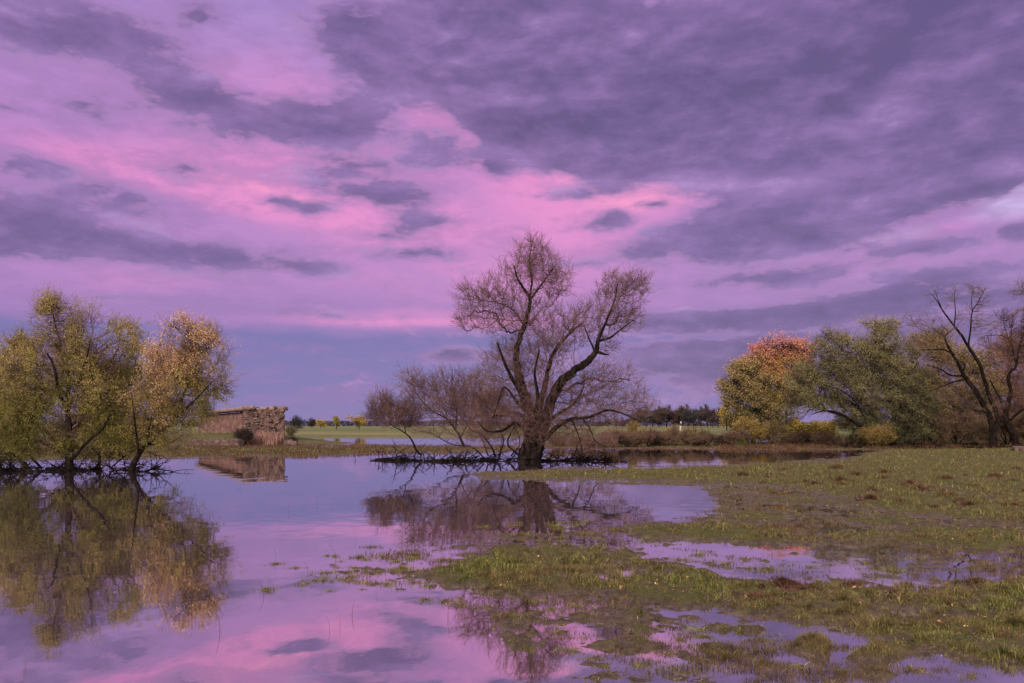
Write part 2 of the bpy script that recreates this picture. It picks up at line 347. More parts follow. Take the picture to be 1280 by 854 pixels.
# ---------------------------------------------------------------- terrain
POLYS = [  # (cap, softness px, outline in ground rows)
    (1.0, 8, [(590,592),(700,586),(850,582),(960,578),(1060,574),(1085,566),(1110,560),(1400,557),(2600,557),(2600,668),(1280,664),(1190,655),(1122,644),(1066,627),(960,611),(900,608),(740,604),(600,598)]),
    (.12, 6, [(880,606),(960,608),(1066,625),(1122,642),(1190,655),(1300,664),(1100,672),(813,660),(760,664),(860,645),(900,632)]),
    (.80, 8, [(765,664),(830,657),(900,653),(1000,660),(1280,662),(2600,662),(2600,694),(1280,690),(1100,684),(900,682),(820,673)]),
    (-.28, 6, [(800,672),(1280,688),(2600,690),(2600,725),(1280,722),(1040,722),(920,724),(860,708),(790,690)]),
    (.78, 11, [(535,722),(560,698),(620,690),(700,678),(790,682),(813,690),(870,712),(930,728),(1044,724),(1280,722),(2600,722),(2600,850),(1400,838),(1280,832),(1191,830),(1150,822),(1158,806),(1066,798),(1045,790),(987,776),(909,768),(824,756),(729,748),(600,745)]),
    (.9, 6, [(1048,822),(1078,800),(1158,797),(1175,812),(1100,824)]),
    (.9, 8, [(978,812),(990,796),(1020,793),(1046,804),(1040,824),(1005,828)]),
    (.6, 6, [(1062,842),(1090,834),(1120,840),(1100,850),(1070,850)]),
    (.4, 5, [(900,786),(930,782),(962,786),(930,791)]), (.4, 5, [(880,810),(905,806),(925,811),(905,816)]),
    (.5, 6, [(778,764),(800,758),(815,770),(808,800),(790,806),(782,790)]),
    (.4, 5, [(862,786),(897,782),(930,787),(897,792)]),
    (-.30, 8, [(560,745),(820,756),(980,778),(1060,800),(1180,830),(1400,838),(1400,900),(700,870),(620,800)]),
    (-.28, 8, [(350,722),(440,690),(560,672),(700,655),(800,650),(830,664),(640,690),(560,720),(520,745),(420,740)]),
    (-.20, 5, [(480,712),(560,690),(600,700),(560,730),(500,728)]),
    (.55, 4, [(-1500,556),(-100,557),(180,556),(300,557),(460,557),(640,558),(648,564),(560,566),(480,566),(430,571),(330,572),(200,574),(0,577),(-1500,580)]),
    (.9, 3, [(735,556),(760,553),(930,552),(1000,552),(1400,553),(2600,553),(2600,566),(1130,562),(1060,563),(1000,562),(905,562),(800,561),(745,561)]),
    (1.0, 3, [(640,554),(700,553),(760,553),(740,560),(690,560)]),
    (1.0, 3, [(-1500,533.0),(2600,533.0),(2600,545.5),(1000,546.5),(700,546),(360,547),(352,556),(-1500,556)]),
    (1.0, 3, [(1000,532.6),(2600,532.6),(2600,556),(1012,556)]),
]
def poly_sd(x, y, poly, sx=3.0):
    x = x/sx; P = np.array(poly, float); P[:, 0] /= sx
    d = np.full(x.shape, 1e9); ins = np.zeros(x.shape, bool)
    n = len(P)
    for i in range(n):
        a = P[i]; b = P[(i+1) % n]; e = b-a
        wx = x-a[0]; wy = y-a[1]; t = np.clip((wx*e[0]+wy*e[1])/(e@e), 0, 1)
        d = np.minimum(d, np.hypot(wx-t*e[0], wy-t*e[1]))
        c = ((a[1] > y) != (b[1] > y)) & (x < (b[0]-a[0])*(y-a[1])/(b[1]-a[1]+1e-12)+a[0])
        ins ^= c
    return np.where(ins, d, -d)
def field(X, Y):
    """-1 open water .. +1 firm meadow"""
    Yc = np.maximum(Y, 2.2)
    px = 640+X/Yc*F0; py = HZ+H0*F0/Yc
    f = np.full(X.shape, -1.0)
    wob = fbm(X*.35, Y*.35, 3, 5)*np.clip(300/Yc, 3, 9)*.55
    px = px+wob*4; py = py+wob*np.clip(12/Yc, .15, 1)
    for cap, soft, poly in POLYS:
        s = np.clip(poly_sd(px, py, poly)/soft, -1, 1)
        f = np.maximum(f, np.where(s > 0, -.1+s*(cap+.1) if cap > 0 else -.75+s*(cap+.75), -.1+s*.9 if cap > 0 else -.75+s*.25))
    return f
def height(X, Y):
    f = field(X, Y)
    far = np.clip((Y-18)/40, 0, 1)
    n1 = fbm(X*.9, Y*.9, 4, 11); n2 = fbm(X*4.5, Y*6.5, 4, 23)
    near = 1-.55*far
    n3 = fbm(X*11, Y*15, 3, 37)
    z = f*.042+(n1*.062+n2*.066+n3*.022*np.clip(1.4-Y/20, 0, 1))*near
    z = z-.014*np.clip(-f*3, 0, 1)-.05*np.clip((-f-.55)*3, 0, 1)
    z = np.where(z < -.045, -.045+(z+.045)*.4, z)
    z = z+np.clip(f, 0, 1)*far*(.10+.06*fbm(X*.12, Y*.12, 2, 31))
    # dyke-like rise of the far bank and its fields
    fb = np.clip((Y-118)/25, 0, 1)*np.clip(f, 0, 1)
    z = z+fb*.55+np.clip((Y-250)/80, 0, 1)*.25
    # grassy slope before the ruin
    g = np.exp(-(((X+27)/8.5)**2)**1.6-(((Y-77)/5.5)**2)**1.5)
    z = z+g*.9
    return z
rr = [2.0]
while rr[-1] < 9000:
    r = rr[-1]; rr.append(r*(1.0045 if r < 15 else 1.007 if r < 90 else 1.02))
rr = np.array(rr)
th = np.concatenate([np.linspace(-180, -46, 40, endpoint=False), np.linspace(-46, 46, 700), np.linspace(46, 180, 40, endpoint=False)[1:]])
TH, RR = np.meshgrid(np.radians(th), rr)
X = RR*np.sin(TH); Y = RR*np.cos(TH)
Z = height(X, Y)
Z = np.where((Y < 2.2), -.06, Z)
Z = np.where((Y < 2.2) & (RR > 60), .4, Z)
nr, nc = X.shape
i = np.arange(nr-1)[:, None]*nc; j = np.arange(nc)[None, :]; k = (j+1) % nc
q = np.stack([i+j, i+k, i+nc+k, i+nc+j], -1).reshape(-1, 4)[:, ::-1]
V = np.stack([X, Y, Z], -1).reshape(-1, 3)
c0 = len(V); V = np.vstack([V, [[0, 0, -.06]]])
tri = np.stack([np.full(nc, c0), k[0], j[0]], -1)[:, ::-1]

m, n, l = newmat('meadow_soil'); nt = m.node_tree
g = N(nt, 'ShaderNodeNewGeometry'); sx = N(nt, 'ShaderNodeSeparateXYZ'); l.new(g.outputs['Position'], sx.inputs[0])
def mnoise(sc, det=5, st=None, rough=.6):
    src = g.outputs['Position']
    if st: mp = N(nt, 'ShaderNodeMapping'); mp.inputs['Scale'].default_value = st; l.new(src, mp.inputs[0]); src = mp.outputs[0]
    a = N(nt, 'ShaderNodeTexNoise'); a.inputs['Scale'].default_value = sc; a.inputs['Detail'].default_value = det; a.inputs['Roughness'].default_value = rough; l.new(src, a.inputs['Vector']); return a.outputs['Fac']
n1 = math_(nt, 'MULTIPLY_ADD', mnoise(.5), 2.6, -.8, True); n2 = math_(nt, 'MULTIPLY_ADD', mnoise(9, 6), 2.4, -.7, True); n3 = math_(nt, 'MULTIPLY_ADD', mnoise(55, 4), 2.4, -.7, True)
soil = ramp(nt, n2, [(0, (.035, .024, .016)), (.5, (.085, .058, .040)), (1, (.15, .105, .078))])
gr = ramp(nt, n3, [(0, (.022, .022, .008)), (.5, (.060, .060, .018)), (1, (.12, .105, .036))])
gr = mixc(nt, n1, gr, mixc(nt, n2, (.04, .05, .012), (.15, .105, .055)))
pat = math_(nt, 'MULTIPLY_ADD', mnoise(2.2, 8, (1, .8, 1), .75), 5.0, -2.3, True)
gr = mixc(nt, math_(nt, 'MULTIPLY', pat, .75), gr, (.085, .095, .020))
wet = N(nt, 'ShaderNodeMapRange', interpolation_type='SMOOTHSTEP'); l.new(math_(nt, 'ADD', sx.outputs[2], math_(nt, 'MULTIPLY_ADD', n2, .03, -.015)), wet.inputs[0]); wet.inputs[1].default_value = .012; wet.inputs[2].default_value = .05
cG = mixc(nt, wet.outputs[0], soil, gr)
# far fields: bright winter grass
fm = N(nt, 'ShaderNodeMapRange', interpolation_type='SMOOTHSTEP'); l.new(math_(nt, 'ADD', sx.outputs[1], math_(nt, 'MULTIPLY', sx.outputs[0], 0.0)), fm.inputs[0]); fm.inputs[1].default_value = 108; fm.inputs[2].default_value = 125
nf_ = math_(nt, 'MULTIPLY_ADD', mnoise(.05, 7, (.30, 1, 1), .7), 2.6, -.8, True)
farc = ramp(nt, nf_, [(0, (.045, .060, .022)), (.5, (.085, .095, .034)), (1, (.17, .14, .06))])
cG = mixc(nt, fm.outputs[0], cG, farc)
b = N(nt, 'ShaderNodeBsdfPrincipled'); l.new(cG, b.inputs['Base Color']); b.inputs['Specular IOR Level'].default_value = .15
rg = N(nt, 'ShaderNodeMapRange'); l.new(sx.outputs[2], rg.inputs[0]); rg.inputs[1].default_value = .0; rg.inputs[2].default_value = .04; rg.inputs[3].default_value = .35; rg.inputs[4].default_value = .95; l.new(rg.outputs[0], b.inputs['Roughness'])
bp = N(nt, 'ShaderNodeBump'); bp.inputs['Strength'].default_value = 1; bp.inputs['Distance'].default_value = .03; l.new(n3, bp.inputs['Height']); l.new(bp.outputs[0], b.inputs['Normal'])
o = N(nt, 'ShaderNodeOutputMaterial'); l.new(b.outputs[0], o.inputs[0])
SOIL = m
gme = mk_mesh('ground', V, [q, tri], SOIL, smooth=True)
tag(obj('ground', gme), kind='structure')

# water: one still sheet
m, n, l = newmat('still_water'); nt = m.node_tree
g = N(nt, 'ShaderNodeNewGeometry')
def wn_(sc, st, det=3):
    mp = N(nt, 'ShaderNodeMapping'); mp.inputs['Scale'].default_value = st; l.new(g.outputs['Position'], mp.inputs[0])
    a = N(nt, 'ShaderNodeTexNoise'); a.inputs['Scale'].default_value = sc; a.inputs['Detail'].default_value = det; l.new(mp.outputs[0], a.inputs['Vector']); return a.outputs['Fac']
hgt = math_(nt, 'ADD', math_(nt, 'MULTIPLY', wn_(.9, (1, .8, 1), 2), .7), math_(nt, 'MULTIPLY', wn_(7, (1, .5, 1), 2), .05))
bp = N(nt, 'ShaderNodeBump'); bp.inputs['Strength'].default_value = 1; bp.inputs['Distance'].default_value = .008; l.new(hgt, bp.inputs['Height'])
gl = N(nt, 'ShaderNodeBsdfGlossy'); gl.inputs['Roughness'].default_value = .018; gl.inputs['Color'].default_value = (.93, .92, .93, 1); l.new(bp.outputs[0], gl.inputs['Normal'])
df = N(nt, 'ShaderNodeBsdfDiffuse'); df.inputs['Color'].default_value = (.045, .032, .040, 1)
lw = N(nt, 'ShaderNodeFresnel'); lw.inputs['IOR'].default_value = 1.6
fac = math_(nt, 'MULTIPLY_ADD', lw.outputs[0], .45, .58, True)
mx = N(nt, 'ShaderNodeMixShader'); l.new(fac, mx.inputs[0]); l.new(df.outputs[0], mx.inputs[1]); l.new(gl.outputs[0], mx.inputs[2])
o = N(nt, 'ShaderNodeOutputMaterial'); l.new(mx.outputs[0], o.inputs[0])
WATER = m
s = 900
wme = mk_mesh('water', [(-s, -s, 0), (s, -s, 0), (s, s, 0), (-s, s, 0)], [[(0, 1, 2, 3)]], WATER)
tag(obj('water', wme), kind='structure')

# ---------------------------------------------------------------- grass
def blade_mat(name, cols, brown, patch=.8, thr=-.9):
    m, n, l = newmat(name); nt = m.node_tree
    g = N(nt, 'ShaderNodeNewGeometry')
    a = N(nt, 'ShaderNodeTexNoise'); a.inputs['Scale'].default_value = patch; a.inputs['Detail'].default_value = 5; l.new(g.outputs['Position'], a.inputs['Vector'])
    ri = g.outputs['Random Per Island']
    c = ramp(nt, ri, [(i/(len(cols)-1), cc) for i, cc in enumerate(cols)])
    f = math_(nt, 'MULTIPLY_ADD', a.outputs['Fac'], 3.2, thr-.7)
    f = math_(nt, 'ADD', f, math_(nt, 'FRACT', math_(nt, 'MULTIPLY', ri, 31.7)), None, True)
    c = mixc(nt, math_(nt, 'MULTIPLY', f, .8), c, brown)
    a2 = N(nt, 'ShaderNodeTexNoise'); a2.inputs['Scale'].default_value = 6.5; a2.inputs['Detail'].default_value = 4; a2.inputs['Roughness'].default_value = .7; l.new(g.outputs['Position'], a2.inputs['Vector'])
    hs = N(nt, 'ShaderNodeHueSaturation'); l.new(c, hs.inputs['Color']); l.new(math_(nt, 'MAXIMUM', math_(nt, 'MULTIPLY_ADD', a2.outputs['Fac'], 4.0, -1.0), .30), hs.inputs['Value']); c = hs.outputs[0]
    d = N(nt, 'ShaderNodeBsdfDiffuse'); l.new(c, d.inputs[0]); t = N(nt, 'ShaderNodeBsdfTranslucent'); l.new(c, t.inputs[0])
    ms = N(nt, 'ShaderNodeMixShader'); ms.inputs[0].default_value = .3; l.new(d.outputs[0], ms.inputs[1]); l.new(t.outputs[0], ms.inputs[2])
    o = N(nt, 'ShaderNodeOutputMaterial'); l.new(ms.outputs[0], o.inputs[0]); return m
GRASS = blade_mat('grass_blade', [(.032, .042, .010), (.080, .098, .022), (.14, .155, .034), (.27, .26, .09)], (.13, .085, .045), .9, -.7)
STRAW = blade_mat('dry_stalk', [(.04, .025, .018), (.09, .055, .035), (.16, .10, .06), (.25, .18, .10)], (.06, .035, .025), 1.5)
def blades(x, y, z, h, w, lean=.5, curl=.6):
    n = len(x); a = rng.uniform(0, 2*math.pi, n); dr = np.stack([np.cos(a), np.sin(a), np.zeros(n)], -1)
    b = rng.uniform(0, 2*math.pi, n); sd_ = np.stack([np.cos(b), np.sin(b), np.zeros(n)], -1)*(w/2)[:, None]
    p = np.stack([x, y, z-.01], -1); L = lean*rng.random(n)
    up = np.array([0, 0, 1.0])
    p1 = p+(up*.6+dr*(L*.4)[:, None])*h[:, None]
    p2 = p+(up*(1-.35*curl*L)[:, None]+dr*(L*1.1)[:, None])*h[:, None]
    V = np.stack([p-sd_, p+sd_, p1+sd_*.8, p1-sd_*.8, p2], 1).reshape(-1, 3)
    o = (np.arange(n)*5)[:, None]
    return V, o+np.array([[0, 1, 2, 3]]), o+np.array([[3, 2, 4]])
def sample_ground(n, y0, y1, x0=-320, x1=1600, pw=1.0):
    py = y0+(y1-y0)*rng.random(n)**pw; px = rng.uniform(x0, x1, n)
    Y = H0*F0/(py-HZ); return (px-640)/F0*Y, Y
# meadow turf
x, y = sample_ground(1000000, 552, 900)
f = field(x, y); z = height(x, y)
pr = np.clip((z+.014)/.02, 0, 1)*np.clip(.55+f*1.2+fbm(x*1.3, y*1.3, 3, 77)*1.1, .38, 1)
keep = rng.random(len(x)) < pr
x, y, z = x[keep], y[keep], z[keep]
tuft = np.clip(.75+fbm(x*1.6, y*1.6, 2, 91)*.9+np.maximum(fbm(x*6, y*6, 3, 95), -.1)*3.0, .25, 3.0)
h = rng.uniform(.016, .046, len(x))*tuft*(1+y/40)*np.clip(.45+f[keep]*.8, .35, 1.1)
w = np.maximum(.0042, y*.00075)*rng.uniform(.7, 1.3, len(x))
v_, q_, t_ = blades(x, y, z, h, w, 1.1)
me = mk_mesh('meadow_grass', v_, [q_, t_], GRASS)
tag(obj('meadow_grass', me), 'short green and brown turf covering the flooded meadow', 'grass', kind='stuff')
print('grass blades', len(x))
x, y = sample_ground(160000, 560, 900); f = field(x, y); z = height(x, y)
k = (z > .004) & (rng.random(len(x)) < np.clip(.35+fbm(x*1.7, y*1.7, 3, 201)*1.8, .04, 1)); x, y, z = x[k], y[k], z[k]
v_, q_, t_ = blades(x, y, z+.012, rng.uniform(.02, .075, len(x))*(1+y/45), np.maximum(.003, y*.0005), 1.0)
v_ = v_.reshape(-1, 5, 3); dxy = rng.normal(0, 1, (len(x), 2)); dxy /= np.linalg.norm(dxy, axis=1)[:, None]; hh = (v_[:, 4, 2]-v_[:, 0, 2])
v_[:, 4, :2] += dxy*hh[:, None]*.8; v_[:, 2:4, :2] += dxy[:, None]*hh[:, None, None]*.45; v_[:, 4, 2] -= hh*.7; v_[:, 2:4, 2] -= hh[:, None]*.25
THATCH = blade_mat('thatch', [(.05, .035, .02), (.13, .095, .05), (.24, .19, .10), (.36, .31, .18)], (.10, .07, .04), 1.5, -.8)
tag(obj('dead_thatch', mk_mesh('dead_thatch', v_.reshape(-1, 3), [q_, t_], THATCH)), 'matted straw coloured dead grass lying in the turf', 'dead grass', kind='stuff')
# grass growing up through the shallows, in clumps
x, y = sample_ground(700000, 610, 900)
f = field(x, y); z = height(x, y)
cn = fbm(x*2.4, y*3.6, 4, 141)+.5*fbm(x*.7, y*.9, 2, 171)
pr = np.clip((f+.75)*1.5, 0, 1)*np.clip((cn-.10)*4, 0, 1)*(z < .012)
keep = rng.random(len(x)) < pr; x, y, z, cn = x[keep], y[keep], z[keep], cn[keep]
h = rng.uniform(.012, .042, len(x))*np.clip(.5+cn*1.4, .4, 1.5)*(1+y/40)
v_, q_, t_ = blades(x, y, np.maximum(z, 0)-.004, h, np.maximum(.0042, y*.0007)*rng.uniform(.7, 1.3, len(x)), 1.3)
SHG = blade_mat('shallows_grass', [(.022, .024, .008), (.055, .055, .014), (.10, .095, .025), (.19, .16, .06)], (.085, .05, .03), 1.4, -.4)
tag(obj('shallows_grass', mk_mesh('shallows_grass', v_, [q_, t_], SHG)), 'dark ragged grass growing up through the shallow water', 'grass', kind='stuff')
# dead stalks: in wet ground and in the shallows
x, y = sample_ground(120000, 600, 900)
f = field(x, y); z = height(x, y)
pr = np.where(z > 0, .30*np.clip(1.2-f, 0.05, 1), np.clip((f+.95)*1.6, 0, 1)*.30*np.clip(.2+fbm(x*1.1, y*1.1, 3, 55)*2.2, .03, 1))
keep = rng.random(len(x)) < pr; x, y, z = x[keep], y[keep], z[keep]
h = rng.uniform(.02, .075, len(x))*np.where(rng.random(len(x)) < .05, 1.9, 1)
w = np.maximum(.0016, y*.00026)
v_, q_, t_ = blades(x, y, np.maximum(z, -.02), h, w, .8, .3)
me = mk_mesh('dead_stalks', v_, [q_, t_], STRAW)
tag(obj('dead_stalks', me), 'thin brown dead stalks piercing the shallow water', 'dead stalks', kind='stuff')
# scattered tall curved stalks in open water, each one a thing
def stalk(x, y, hh, i):
    g = Geo(); a = rng.uniform(0, 6.28); ln = rng.uniform(.05, .45)
    pts = [np.array([0, 0, -.04])]; 
    for k in range(1, 6):
        u = k/5; pts.append(np.array([math.cos(a)*ln*hh*u**1.8, math.sin(a)*ln*hh*u**1.8, hh*(u-.25*ln*u**3)]))
    tube(g, pts, np.linspace(.0022+y*.00012, .001+y*.00006, 6), 4)
    return g
proto = [stalk(0, 7, .22, k).mesh('reed_stalk', STRAW) for k in range(6)]
rs = [(425,783),(412,790),(345,702),(385,715),(440,770),(32,835),(30,842),(330,745),(505,700),(540,752),(300,610),(360,640),(470,742),(650,745),(610,800),(655,800),(560,772),(240,778),(275,790),(420,700),(463,690),(445,676),(397,628),(350,655),(1012,850),(1245,760),(1190,742),(868,842),(905,838),(965,840)]
for i_, (px, py) in enumerate(rs):
    Yp = H0*F0/(py-HZ); o = obj('reed_stalk', proto[i_ % 6]); o.location = ((px-640)/F0*Yp, Yp, 0); o.rotation_euler = (0, 0, rng.uniform(0, 6.3))
    s_ = rng.uniform(.35, .9)*(Yp/7)**.3; o.scale = (s_, s_, s_)
    tag(o, 'single thin dead reed stalk standing in the still shallow water', 'reed', 'lone reed stalks in the water')
# tufts standing in the flood water
def clump_mesh(k):
    n = 110; r = np.abs(rng.normal(0, .045, n)).clip(0, .066); a = rng.uniform(0, 6.28, n)
    x = r*np.cos(a)*1.6; y = r*np.sin(a)
    v, q, t = blades(x, y, np.zeros(n)-.005, rng.uniform(.015, .06, n)*(1.2-r*6).clip(.4), np.full(n, .0045), 1.4)
    k_ = 10; a_ = np.arange(k_)*2*math.pi/k_; b0 = len(v)
    v = np.vstack([v, np.stack([.12*np.cos(a_), .08*np.sin(a_), np.full(k_, -.02)], -1), [[0, 0, .006]]])
    j_ = np.arange(k_); t = np.vstack([t, np.stack([b0+j_, b0+(j_+1) % k_, np.full(k_, b0+k_)], -1)])
    return mk_mesh('grass_clump', v, [q, t], GRASS)
cl = [clump_mesh(k) for k in range(6)]
spots = [(460,716),(400,726),(332,738),(378,731),(345,705),(520,694),(545,715),(455,728),(530,750),(490,713),(508,716),(575,757),(558,752),(520,728),(510,700),(437,722),(556,700),(538,733),
         (640,655),(656,668),(768,663),(800,658),(812,675),(700,660),(730,668),(852,700),(930,700),(905,706),(1015,709),(960,712),(1080,705),(1150,700),(1190,690),(1230,708),(1120,714),(875,694),(840,712),(1260,700),
         (795,772),(790,790),(800,800),(780,782),(815,788),(860,785),(875,788),(900,786),(930,790),(895,812),(880,808),(910,820),(850,800),(835,818),(800,832),(950,800),(965,812),(955,830),(1000,834),(1050,840),(1110,842),(1140,838),(1215,846),(1260,838),(760,762),(745,770),(720,758),(690,762),(668,752),(640,770),(610,760),(700,790),(660,812)]
rt = np.random.default_rng(5)
spots += [(int(a), int(b)) for a, b in zip(rt.normal(480, 55, 45).clip(345, 580), rt.normal(716, 16, 45).clip(684, 760))]+[(int(a), int(b)) for a, b in zip(rt.uniform(700, 900, 34), rt.uniform(752, 840, 34))]+[(int(a), int(b)) for a, b in zip(rt.uniform(600, 780, 16), rt.uniform(652, 676, 16))]
for i_, (px, py) in enumerate(spots):
    Yp = H0*F0/(py-HZ); o = obj('grass_clump', cl[i_ % 6]); o.location = ((px-640)/F0*Yp, Yp, .0); o.rotation_euler = (0, 0, rng.normal(0, .3))
    s_ = (rng.uniform(.9, 1.6) if i_ < 78 else rng.uniform(.3, .9))*max(1, Yp/8); o.scale = (s_*rng.uniform(1, 1.6), s_, s_*.8)
    tag(o, 'small tuft of dark grass standing alone in the shallow flood water', 'grass tuft', 'grass tufts in the shallow water')
# ---------------------------------------------------------------- trees
def grow(limbs, lobes, Yb, seed, npt=1.0, bf=.35, tip=.006, pw=2.4, minstep=0.0):
    """limbs: list of (points [(x,y,z,r)...], n).  lobes: (centre xyz, radii xyz, count).  Returns trunk chains, branch chains, fine node set."""
    rg = np.random.default_rng(seed)
    P = []; par = []; pl = []; rad = []; chains = []
    for (pts, parent_xyz) in limbs:
        pts = smooth_line(pts, 5)
        idx = []
        for k, p in enumerate(pts):
            if k == 0 and P:
                d = np.linalg.norm(np.array(P)-p[:3], axis=1); j = int(np.argmin(d)); base = j
                P.append(p[:3]); par.append(base); pl.append(pl[base]+d[j])
            elif k == 0: P.append(p[:3]); par.append(-1); pl.append(0)
            else:
                P.append(p[:3]); par.append(idx[-1]); pl.append(pl[idx[-1]]+np.linalg.norm(p[:3]-P[idx[-1]]))
            rad.append(p[3]); idx.append(len(P)-1)
        chains.append((pts[:, :3], pts[:, 3]))
    nl = len(P)
    T = []
    vols = np.array([r[0]*r[1]*r[2] for (_, r, _) in lobes])**.8; tot_ = sum(c for (_, _, c) in lobes); cn_ = vols/vols.sum()*tot_
    for (c, r, cnt), c2 in zip(lobes, cn_):
        cnt = int((cnt*.25+c2*.75)*npt)
        u = rg.normal(0, 1, (cnt, 3)); u /= np.linalg.norm(u, axis=1)[:, None]
        T.append(np.array(c)+u*(rg.random(cnt)**.42)[:, None]*np.array(r))
    T = np.concatenate(T); T = T[T[:, 2] > .12]
    M = len(T)
    P = np.vstack([np.array(P), T]); n = len(P)
    plen = np.zeros(n); plen[:nl] = pl
    par = np.concatenate([np.array(par), np.full(M, -1)]).astype(int)
    # Prim with path-length penalty
    zmin = .25
    usable = (P[:nl, 2] > zmin)
    best = np.full(M, 1e9); bj = np.zeros(M, int)
    for j in range(nl):
        if not usable[j]: continue
        d = np.linalg.norm(T-P[j], axis=1); c = d+bf*plen[j]*.8
        w = c < best; best[w] = c[w]; bj[w] = j
    open_ = np.ones(M, bool)
    order = []
    for _ in range(M):
        i = int(np.argmin(np.where(open_, best, 1e18)))
        open_[i] = False; node = nl+i; par[node] = bj[i]
        plen[node] = plen[bj[i]]+np.linalg.norm(P[node]-P[bj[i]]); order.append(node)
        d = np.linalg.norm(T-P[node], axis=1); c = d+bf*plen[node]
        w = open_ & (c < best); best[w] = c[w]; bj[w] = node
    kids = [[] for _ in range(n)]
    for nd in order: kids[par[nd]].append(nd)
    A = np.zeros(n)
    for nd in reversed(order):
        A[nd] += tip**pw if not kids[nd] else 0
        A[par[nd]] += A[nd]
    r = np.maximum(A, tip**pw)**(1/pw)
    r[:nl] = rad
    main = np.full(n, -1)
    for nd in order:
        if kids[nd]: main[nd] = max(kids[nd], key=lambda k: A[k])
    for it in range(3):
        Q = P.copy()
        for nd in order:
            if main[nd] >= 0: Q[nd] = .5*P[nd]+.25*(P[par[nd]]+P[main[nd]])
        P = Q
    br = []
    for nd in order:
        p = par[nd]
        if p >= nl and main[p] == nd: continue
        ch = [p, nd]
        while main[ch[-1]] >= 0: ch.append(main[ch[-1]])
        pts = P[ch].copy(); rr_ = r[ch].copy(); rr_[0] = min(rr_[0], rr_[1]*1.15)
        if len(pts) > 2 or np.linalg.norm(pts[1]-pts[0]) > .4:
            pts = smooth_line(np.hstack([pts, rr_[:, None]]), 2 if len(pts) > 2 else 3); rr_ = np.maximum(pts[:, 3], tip*.6); pts = pts[:, :3]
            L = np.linalg.norm(pts[-1]-pts[0]); pts[1:-1] += rg.normal(0, .012*min(L, 3), (len(pts)-2, 3))
        br.append((pts, rr_))
    fine = np.array([nd for nd in order]); dirs = norm(P[fine]-P[par[fine]])
    return chains, br, P[fine], P[par[fine]], dirs, r[fine]

def mesh_branches(g, br, sides_fn=lambda r: 7 if r > .08 else (5 if r > .03 else 3)):
    for pts, rd in br: tube(g, pts, rd, sides_fn(rd[0]), cap=False)

def add_twigs(g, n, A, B, dirs, L, r0, bend, spread=.8, up=0., sub=0, subL=.4, segs=3, wob=.22, out=.0):
    cen = A.mean(0)*[1, 1, .0]+[0, 0, A[:, 2].max()*.25]
    wl = np.minimum(np.linalg.norm(A-B, axis=1), .8)+.05; wl /= wl.sum()
    i = rng.choice(len(A), n, p=wl); t = rng.random(n)[:, None]
    p = A[i]*(1-t)+B[i]*t
    d = norm(dirs[i]*(.9-.5*(out > 0))+rng.normal(0, spread, (n, 3))+np.array([0, 0, up])+out*norm(p-cen))
    v, q, P = twigs(p, d, L*rng.uniform(.5, 1.3, n), np.full(n, r0), segs, bend, wob); g.add(v, q)
    ends = [P.reshape(-1, 3)]
    if sub:
        m = n*sub; i = rng.integers(0, n, m); s = rng.integers(0, segs, m); t = rng.random(m)[:, None]
        p = P[i, s]*(1-t)+P[i, s+1]*t; d = norm(norm(P[i, s+1]-P[i, s])*.9+rng.normal(0, .55, (m, 3)))
        v, q, P2 = twigs(p, d, subL*rng.uniform(.5, 1.3, m), np.full(m, r0*.7), 2, bend, wob); g.add(v, q)
        ends.append(P2.reshape(-1, 3))
    return ends

def foliage(g, pts, n, size, aspect, scatter, droop=.2, thin=.0):
    if thin:
        z = pts[:, 2]; u = np.clip((z-np.percentile(z, 35))/(z.max()-np.percentile(z, 35)), 0, 1)
        w = 1-thin*u**.8
        k_ = 9.0/max(np.ptp(pts[:, 0]), 1)*max(1, np.ptp(pts[:, 0])/9)
        nz_ = fbm(pts[:, 0]*1.1+pts[:, 2]*.9+40, pts[:, 2]*1.5-pts[:, 1]*1.2+17, 4, 5)
        w = w*np.clip(.45+nz_*2.4, .03, 1.6); w /= w.sum(); i = rng.choice(len(pts), n, p=w)
    else: i = rng.integers(0, len(pts), n)
    v, q = leaves(pts[i]+rng.normal(0, scatter, (n, 3)), size, aspect, droop); g.add(v, q)

def LP(Y, pts, ox, oy, sc, dy=None, rs=1.0):
    """limb points (x, y, radius m [, depth offset]) in an enlarged crop -> world"""
    out = []
    for p in pts:
        w = W(ox+p[0]/sc, oy+p[1]/sc, Y); yo = p[3] if len(p) > 3 else 0
        out.append((w[0]*(1+yo/Y), Y+yo, H0+(w[2]-H0)*(1+yo/Y), p[2]*rs))
    return out
def LB(Y, x, y, rx, ry, cnt, ox, oy, sc, dy=0, ryd=None):
    w = W(ox+x/sc, oy+y/sc, Y); k = Y/F0/sc; dr = ryd if ryd else .8*math.sqrt(rx*ry)*k
    return ((w[0]*(1+dy/Y), Y+dy, H0+(w[2]-H0)*(1+dy/Y)), (rx*k, dr, ry*k), cnt)

